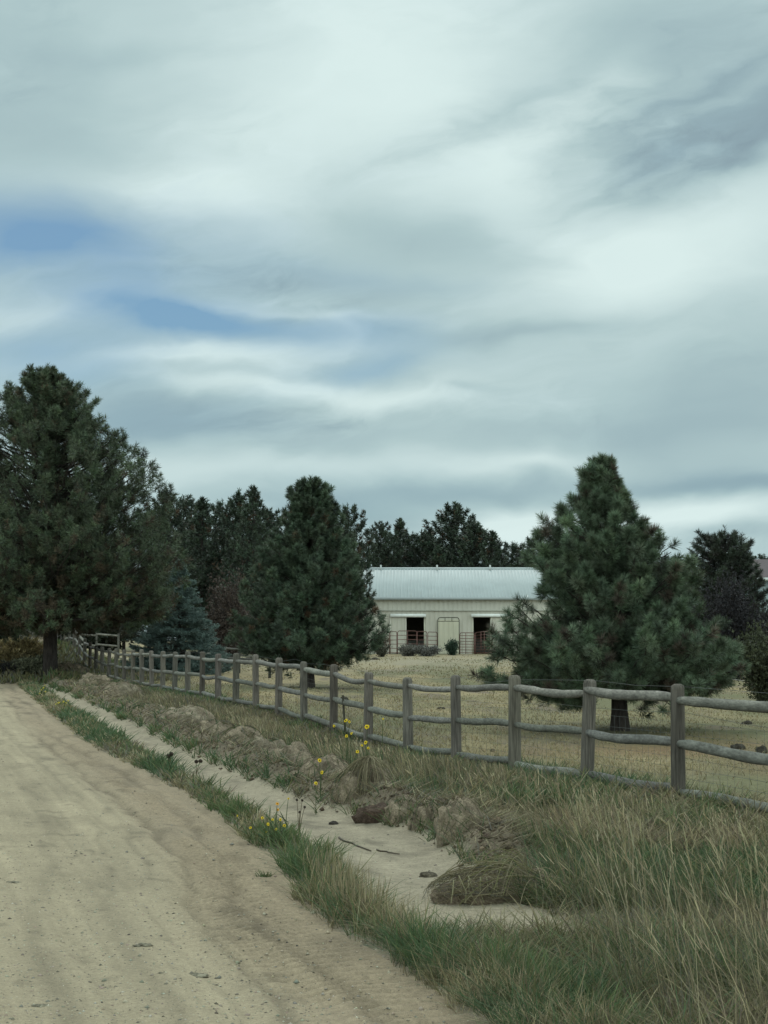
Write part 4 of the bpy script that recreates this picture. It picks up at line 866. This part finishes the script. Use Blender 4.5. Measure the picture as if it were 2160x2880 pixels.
cl=[(120,1905,80,30,'farthest pale clod of the dug earth row below the big left pine',0,None),
 (195,1922,95,32,'low clod second from the far end of the dug earth row',.3,None),
 (268,1948,90,32,'grassy clod of the dug row below the fence gate',.4,None),
 (335,1985,120,48,'straw covered clod where the dug row turns green',.2,sand2*.85),
 (300,1965,60,26,'small greyish clod between the grassy and the straw covered one',.1,None),
 (415,2035,90,34,'green grown clod just before the broad sandy clod',.9,None),
 (520,2072,150,60,'broad clod with pale sandy back in the middle of the dug row',.15,sand2),
 (600,2102,120,52,'dark rooty clod just nearer than the broad sandy one',.2,None),
 (678,2140,130,62,'rounded clod with green weeds on its ditch side',.6,None),
 (750,2172,120,62,'pale backed clod halfway along the ditch',.25,sand2*.9),
 (828,2208,130,70,'clod with grass spilling from it toward the ditch',.7,None),
 (915,2248,140,80,'dark brown rooty clod behind the small black stone',.1,None),
 (1140,2345,130,70,'low brown clod right of the dark soil heap',.15,None),
 (1215,2362,120,80,'weedy clod left of the tall rounded clod',.5,None),
 (1305,2410,170,135,'tall rounded clod at the near end of the dug row',.15,None)]
for i,(px,py,wp,hp,lab,gn,c2) in enumerate(cl): clod(px,py,wp,hp,lab,900+i,green=gn,c2=c2,group=G_)
clod(1030,2300,210,118,'big clod draped with a mop of long pale straw',930,green=.05,group=G_,ns=170)
# straw mop on it
hb=[o for o in C.objects if o.get('label')=='big clod draped with a mop of long pale straw'][0]; rk=np.random.default_rng(5); Y=hb.location.y; rx=210/(FPX/Y)/2; rz=118/(FPX/Y)
mb=MB()
for i in range(95):
    a=-1.9+rk.normal(0,.8); t=np.linspace(0,1,9); r=rk.uniform(.5,1.25); p=np.stack([.03+np.cos(a)*rx*.95*r*t**.75+rk.normal(0,.008),-.02+np.sin(a)*rx*1.05*r*t**.75,rz*(1.12+.05*rk.random())-rz*.98*t**2.1+rk.normal(0,.01)],1)
    mb.tube(p+rk.normal(0,.003,(9,3)),.0026,3,cap=False,col=np.array((PALE,TAN,TAN2)[rk.integers(3)])*rk.uniform(.7,1.1))
mb.build('straw',M['grass'],hb)
# crumbled soil and cut straw over the whole dug row
mb=MB(); rk=np.random.default_rng(44); n=2800; Yc_=sampleS(n,12.6,60,1.5,rk); S_=(Yc_-FY0-3*DX)/DY; e=ed(c_dr,S_,11,.08); L_=e-.27+rk.normal(0,.15,n); k=(L_<e+.12)&(S_>-4.2); L_,S_=L_[k],S_[k]; x,y=XY(L_,S_); n=len(x); z=ground_z(x,y)
s=np.minimum(rk.lognormal(math.log(.016),.5,n),.05); bs=np.array([(1,0,0),(.3,.9,0),(-.8,.6,0),(-.8,-.6,0),(.3,-.9,0),(.1,.1,.9),(-.1,0,-.6)]); v=bs[None]*s[:,None,None]*rk.uniform(.55,1.35,(n,7,1))
V_=np.stack([v[...,0]+x[:,None],v[...,1]+y[:,None],v[...,2]*.8+z[:,None]+.3*s[:,None]],-1).reshape(-1,3); f=np.array([(i,(i+1)%5,5) for i in range(5)]+[((i+1)%5,i,6) for i in range(5)]); T_=(np.arange(n)[:,None,None]*7+f[None]).reshape(-1,3)
ct=pal(rk.random(n),n,[(.22,.17,.115),(.17,.13,.088),(.26,.21,.145),(.13,.10,.068)],rk); mb.add(V_,t=T_,col=np.repeat(ct,7,0)); o=mb.build('soil_crumbs',M['soil']); o['kind']='stuff'; o['label']='crumbs of dug soil strewn over the earth row'
mb=MB(); n=7000; Yc_=sampleS(n,12.4,60,1.5,rk); S_=(Yc_-FY0-3*DX)/DY; e=ed(c_dr,S_,11,.08); L_=e-.30+rk.normal(0,.16,n); k=(L_<e+.05)&(S_>-4.4); L_,S_=L_[k],S_[k]; x,y=XY(L_,S_); n=len(x); z=ground_z(x,y)+rk.uniform(0,.05,n)
ct=pal(rk.random(n),n,[PALE,TAN,TAN2,TAN2,BRN,BRN,GRY],rk); ln=rk.uniform(.08,.26,n)
blades(mb,x,y,z,ln*.45,wmin(y,.0004)*1.1,np.where(rk.random(n)<.6,math.atan2(-DX,-DY)+math.pi+rk.normal(0,.7,n),rk.random(n)*6.28),rk.uniform(1.2,2.6,n),rk.uniform(0,.5,n),ct*.8,ct,rk)
finish(mb,'dry_straw','dry cut grass lying matted over the dug earth row')
# hay heap at the near end of the ditch
Y=CAMZ*FPX/(2515-HORIZON); x=(1405-1080)/FPX*Y; y=Y+.28; z=gz1(x,y); hroot=empty('grass_heap',(x,y,z),'heap of pulled dry grass arching over dark soil at the near ditch end','heap'); rk=np.random.default_rng(31)
mb=MB(); rough_lump(mb,.38,.29,.14,cc(.175,.138,.098),rk); rough_lump(mb,.20,.2,.15,cc(.18,.14,.10),rk,off=(.18,.03,0)); rough_lump(mb,.16,.15,.08,cc(.18,.14,.10),rk,off=(-.25,-.06,0)); mb.build('soil',M['soil'],hroot,smooth_=True)
mb=MB(); strands(mb,.42,.33,.165,620,rk,[TAN2,TAN,PALE,BRN,TAN,GRY,OLV],(.05,.24),w=.0042)
for i in range(60):
    t=np.linspace(0,1,10); a=rk.normal(math.pi+.1,.95); ln=rk.uniform(.25,.68); p=np.stack([.20+np.cos(a)*ln*t+rk.normal(0,.03),rk.normal(-.04,.09)+np.sin(a)*ln*t*.8,.14+rk.uniform(.02,.12)*np.sin(t*2.2)*1.6-.17*t**3+rk.normal(0,.01)],1)
    mb.tube(p,.0024,3,cap=False,col=np.array((PALE,TAN,(.25,.24,.11))[rk.integers(3)])*rk.uniform(.7,1.1))
for i in range(9):
    xx=-.30+rk.uniform(0,.28); p=np.array([(xx,-.26+rk.normal(0,.03),rk.uniform(.12,.18)),(xx+rk.normal(0,.02),-.29,.07),(xx+rk.normal(0,.03),-.30,.0)]); mb.tube(p,.0035,4,cap=False,col=(.36,.33,.20))
mb.build('straw',M['grass'],hroot)
# dark soil heap, stone, small clod, sticks
def spot(px,py): 
    x,y=G0(px,py); return x,y,gz1(x,y)
def lump(name,cat,px,py,wpx,hpx,label,c,seed,group=None,amp=.3):
    x,y,z=spot(px,py); s=FPX/y; mb=MB(); rough_lump(mb,wpx/s/2,wpx/s/2*.8,hpx/s,c,np.random.default_rng(seed),26,14,amp=amp); o=mb.build(name,M['soil'],smooth_=True); o.location=(x,y,z-.004); return tag(o,label,cat,group)
lump('soil_heap','heap',1068,2303,130,44,'small heap of dark damp soil at the ditch edge below the straw mop',cc(.075,.050,.036),41)
lump('stone','stone',938,2302,27,10,'dark stone lying alone on the pale ditch sand',cc(.045,.038,.032),42)
lump('small_clod','clod',1205,2446,52,15,'small dark clod on the sand left of the grass heap',cc(.09,.075,.052),43)
lump('small_clod','clod',945,2582-158,22,9,'tiny dark crumb of turf in the middle of the ditch sand',cc(.10,.09,.055),44)
for (a,b,lab,r) in (((950,2343),(1040,2378),'longer brown stick lying in the sandy ditch',.010),((1056,2374),(1120,2388),'shorter brown stick just past the end of the longer one',.008)):
    p0,p1=np.array(spot(*a)),np.array(spot(*b)); t=np.linspace(0,1,8)[:,None]; pts=p0+(p1-p0)*t; pts[:,2]=ground_z(pts[:,0],pts[:,1])+.008; pts+=np.random.default_rng(3).normal(0,.006,pts.shape)*[1,1,.2]
    mb=MB(); mb.tube(pts-p0,np.linspace(r,r*.5,8),6,col=(.085,.065,.045),jit=.3); o=mb.build('stick',M['paint'],smooth_=True); o.location=p0; tag(o,lab,'stick')
for i,(px,py,wp,hp,lab) in enumerate([(45,2492,42,4,'flat crumbled clod on the road at the left edge of the picture'),(400,2672,50,7,'rough dark clod lying on the road left of the wheel track'),(555,2745,66,7,'largest crumbled clod on the near road surface'),(455,2750,20,4,'tiny clod on the near road left of the largest one'),(115,2845,46,6,'dark crumb of turf at the bottom left of the road')]):
    lump('road_clod','clod',px,py,wp,hp,lab,cc(.20,.18,.13),60+i,amp=.8)
# dark droppings and tussocks in the pasture
for i,(px,py,wp,hp) in enumerate([(968,1978,26,12),(1010,1990,30,8),(700,1880,22,8),(1055,1880,26,6),(1385,2092,14,8),(2075,2098,40,16),(2140,2108,34,20),(2100,2036,30,10),(690,1888,14,5),(1240,2000,22,7)]):
    lump('dung_pile','dung',px,py,wp,hp,'small dark dung pile lying on the dry pasture',cc(.05,.043,.033),80+i,group='dung piles scattered over the pasture')
# ------------------------------------------------------------------ wild flowers
def flower(mbp,mbc,p,r,rgk,col,face):
    f=np.array(face,float); f/=np.linalg.norm(f); a=np.cross(f,(0,0,1.)); a/=np.linalg.norm(a)+1e-9; b=np.cross(a,f); m=9
    for k in range(m):
        th=k/m*6.283+rgk.normal(0,.08); d=np.cos(th)*a+np.sin(th)*b; s=np.cross(f,d); rr=r*rgk.uniform(.85,1.1); w_=r*.30
        v=[p+d*r*.25-s*w_*.5,p+d*r*.25+s*w_*.5,p+d*rr*.7+s*w_*.75-f*.08*r,p+d*rr-f*.18*r,p+d*rr*.7-s*w_*.75-f*.08*r]
        mbp.add(v,t=[(0,1,2),(0,2,4),(2,3,4)],col=np.array(col)*rgk.uniform(.85,1.1))
    th=np.linspace(0,6.283,8,endpoint=False); ring=[p+f*.10*r+(np.cos(t)*a+np.sin(t)*b)*r*.30 for t in th]; back=[q-f*.14*r for q in ring]
    mbc.add(ring+back+[p+f*.24*r],t=[(i,(i+1)%8,16) for i in range(8)],q=[(i,i+8,(i+1)%8+8,(i+1)%8) for i in range(8)],col=(.05,.025,.012))
YEL=(.78,.55,.02)
def plant(label,root_px,Y,heads,seed,r=.022,seedheads=False,col=YEL,name='wildflower_plant',group=None,leaves=14):
    rk=np.random.default_rng(seed); x=(root_px-1080)/FPX*Y; z=gz1(x,Y); o=np.array((x,Y,z)); rt=empty(name,tuple(o),label,'flower' if not seedheads else 'weed',group); ms=MB()
    for (px,py) in heads:
        h=P(px,py,Y+rk.normal(0,.05))-o; h[2]=max(h[2],.06); t=np.linspace(0,1,7)[:,None]; ctrl=np.array((h[0]*.25,h[1]*.3,h[2]*.6)); pts=(1-t)**2*0+2*t*(1-t)*ctrl+t**2*h
        ms.tube(pts,np.linspace(.0035,.0018,7)*max(1,Y/14),4,cap=False,col=(.07,.095,.04) if not seedheads else (.13,.10,.06))
        mb1,mb2=MB(),MB()
        if seedheads:
            rough_lump(mb1,r*.75,r*.75,r*.8,cc(.035,.025,.018),rk,12,8,amp=.2); oo=mb1.build('seed_head',M['soil'],rt,smooth_=True); oo.location=h
        else:
            flower(mb1,mb2,np.zeros(3),r*rk.uniform(.65,.95),rk,col,(rk.normal(0,.5),-1,rk.uniform(.2,.9))); oo=mb1.build('flower_head',M['petal'],rt); oo.location=h
            cc_=mb2.build('flower_centre',M['stem'],oo)
    m=leaves; a=rk.random(m)*6.28
    hs=np.array([P(px,py,Y)-o for px,py in heads]); hm=max(.08,hs[:,2].max()*.6)
    xx=rk.normal(0,.02,m); yy=rk.normal(0,.02,m); ct=pal(rk.random(m),m,[GRE,GR2,OLV],rk); blades(ms,xx,yy,rk.uniform(0,hm*.7,m),rk.uniform(.06,.14,m),np.full(m,.010),a,rk.uniform(.5,1.3,m),rk.uniform(0,.8,m),ct,ct,rk)
    ms.build('stem',M['stem'],rt); return rt
Fg='yellow wildflowers by the road'
plant('flower plant with two red and yellow heads, topmost of the verge cluster',775,14.4,[(780,2260),(781,2277)],1,r=.017,col=(.72,.33,.02),group=Fg)
plant('flower plant with a single high yellow head right of the verge cluster',805,14.6,[(811,2246)],2,r=.014,group=Fg)
plant('flower plant with four yellow heads in the middle of the verge cluster',760,14.1,[(767,2305),(754,2318),(738,2300),(776,2332)],3,r=.017,group=Fg)
plant('flower plant with three yellow heads at the right of the verge cluster',790,14.2,[(789,2305),(800,2322),(749,2338)],4,r=.017,group=Fg)
plant('flower plant with small pale yellow head at the left of the verge cluster',712,14.3,[(704,2328)],5,r=.014,group=Fg)
plant('flower plant with one yellow head alone left of the verge cluster',672,15.2,[(667,2295)],6,r=.016,group=Fg)
plant('sunflower plant with one big head by the third post right of the stake',1033,19.9,[(1032,2044),(1028,2088)],7,r=.034,group=Fg)
plant('sunflower plant with three upper heads just left of the steel stake',975,20.3,[(972,2026),(983,2030),(940,2042)],8,r=.028,group=Fg)
plant('sunflower plant with three low heads just below the steel stake',985,19.6,[(988,2062),(974,2070),(1005,2114)],9,r=.026,group=Fg)
plant('sunflower plant with one small head right of the stake under the rail',1074,20.6,[(1077,2022)],10,r=.018,group=Fg)
plant('sunflower plant with two heads low in the tan grass right of the stake',1032,18.9,[(1036,2104),(1018,2096)],11,r=.022,group=Fg)
plant('sunflower plant with two heads growing low behind the dug clods',903,18.0,[(899,2138),(905,2172)],12,r=.024,group=Fg)
plant('sunflower plant with one head in front of the brown clods',890,17.2,[(889,2203)],13,r=.022,group=Fg)
plant('bright yellow flower clump in the verge nearest the far ditch end',170,42.,[(157,1980),(165,1976),(172,1981),(178,1973),(186,1977),(192,1970),(162,1985),(183,1984)],14,r=.034,col=(.62,.50,.05),group=Fg)
plant('tall yellow flower clump farthest up the verge',118,50.,[(117,1940),(122,1934),(128,1945),(112,1950),(126,1928),(134,1952),(119,1957)],15,r=.034,col=(.60,.50,.06),group=Fg)
Sg='dried seed head weeds in the verge'
plant('dried weed with one dark seed head at the left of the ditch',419,23.,[(419,2133)],21,r=.035,seedheads=True,leaves=3,group=Sg)
plant('dried weed with a pair of dark seed heads over the ditch sand',478,22.6,[(482,2121),(474,2127)],22,r=.035,seedheads=True,leaves=3,group=Sg)
plant('dried weed with two flat seed heads farther right over the ditch',556,22.0,[(552,2142),(564,2141)],23,r=.03,seedheads=True,leaves=3,group=Sg)
plant('dried weed with small seed heads right of the flower cluster',843,14.6,[(835,2250),(850,2251),(857,2270),(843,2284)],24,r=.013,seedheads=True,leaves=4,group=Sg)
# green leafy clumps
for i,(px,py,lab) in enumerate([(905,2430,'leafy green grass clump leaning out over the ditch sand'),(745,2468,'tiny green tuft alone on the loose road edge'),(1085,2860-320,'')]):
    if not lab: continue
    x,y,z=spot(px,py); rk=np.random.default_rng(i+50); m=240 if i==0 else 60; a=rk.random(m)*6.28; s=.05 if i==0 else .03; ct=pal(rk.random(m),m,[GRE,GR2,GRE,OLV],rk); mb=MB()
    blades(mb,rk.normal(0,s,m),rk.normal(0,s,m),np.zeros(m),rk.uniform(.08,.24,m)*(1 if i==0 else .3),np.full(m,.007),a,rk.uniform(.2,1.,m),rk.uniform(0,1,m),ct*.8,ct*1.1,rk)
    o=mb.build('grass_tuft',M['grass']); o.location=(x,y,z-.005); tag(o,lab,'grass tuft')
# ------------------------------------------------------------------ gravel crumbs on road and sand
mb=MB(); rk=np.random.default_rng(90); n=26000; Y=sampleS(n,6.2,40,1.7,rk); x=rk.uniform(-.26,.12,n)*Y; L,S=LS(x,Y); re=ed(c_road,S,13,.07); k=(L>re-.12)|((ditch_mask(L,S))&(rk.random(n)<.7)); x,y=x[k],Y[k]; n=len(x); z=ground_z(x,y)
s=rk.lognormal(math.log(.0042),.5,n); s=np.minimum(s,.02); base_=np.array([(1,0,0),(-1,0,0),(0,1,0),(0,-1,0),(0,0,1),(0,0,-.6)]); v=base_[None]*s[:,None,None]*rk.uniform(.6,1.3,(n,6,1)); th=rk.random(n)*6.28
vx=v[...,0]*np.cos(th)[:,None]-v[...,1]*np.sin(th)[:,None]; vy=v[...,0]*np.sin(th)[:,None]+v[...,1]*np.cos(th)[:,None]; V_=np.stack([vx+x[:,None],vy+y[:,None],v[...,2]*.7+z[:,None]],-1).reshape(-1,3)
f=np.array([(0,2,4),(2,1,4),(1,3,4),(3,0,4),(2,0,5),(1,2,5),(3,1,5),(0,3,5)]); T_=(np.arange(n)[:,None,None]*6+f[None]).reshape(-1,3)
ct=pal(rk.random(n),n,[(.36,.31,.22),(.34,.31,.23),(.24,.21,.16),(.30,.24,.19),(.13,.115,.09),(.40,.37,.29),(.22,.21,.17)],rk); mb.add(V_,t=T_,col=np.repeat(ct,6,0)); o=mb.build('gravel',M['stone']); o['kind']='stuff'; o['label']='loose gravel crumbs on the road and ditch sand'
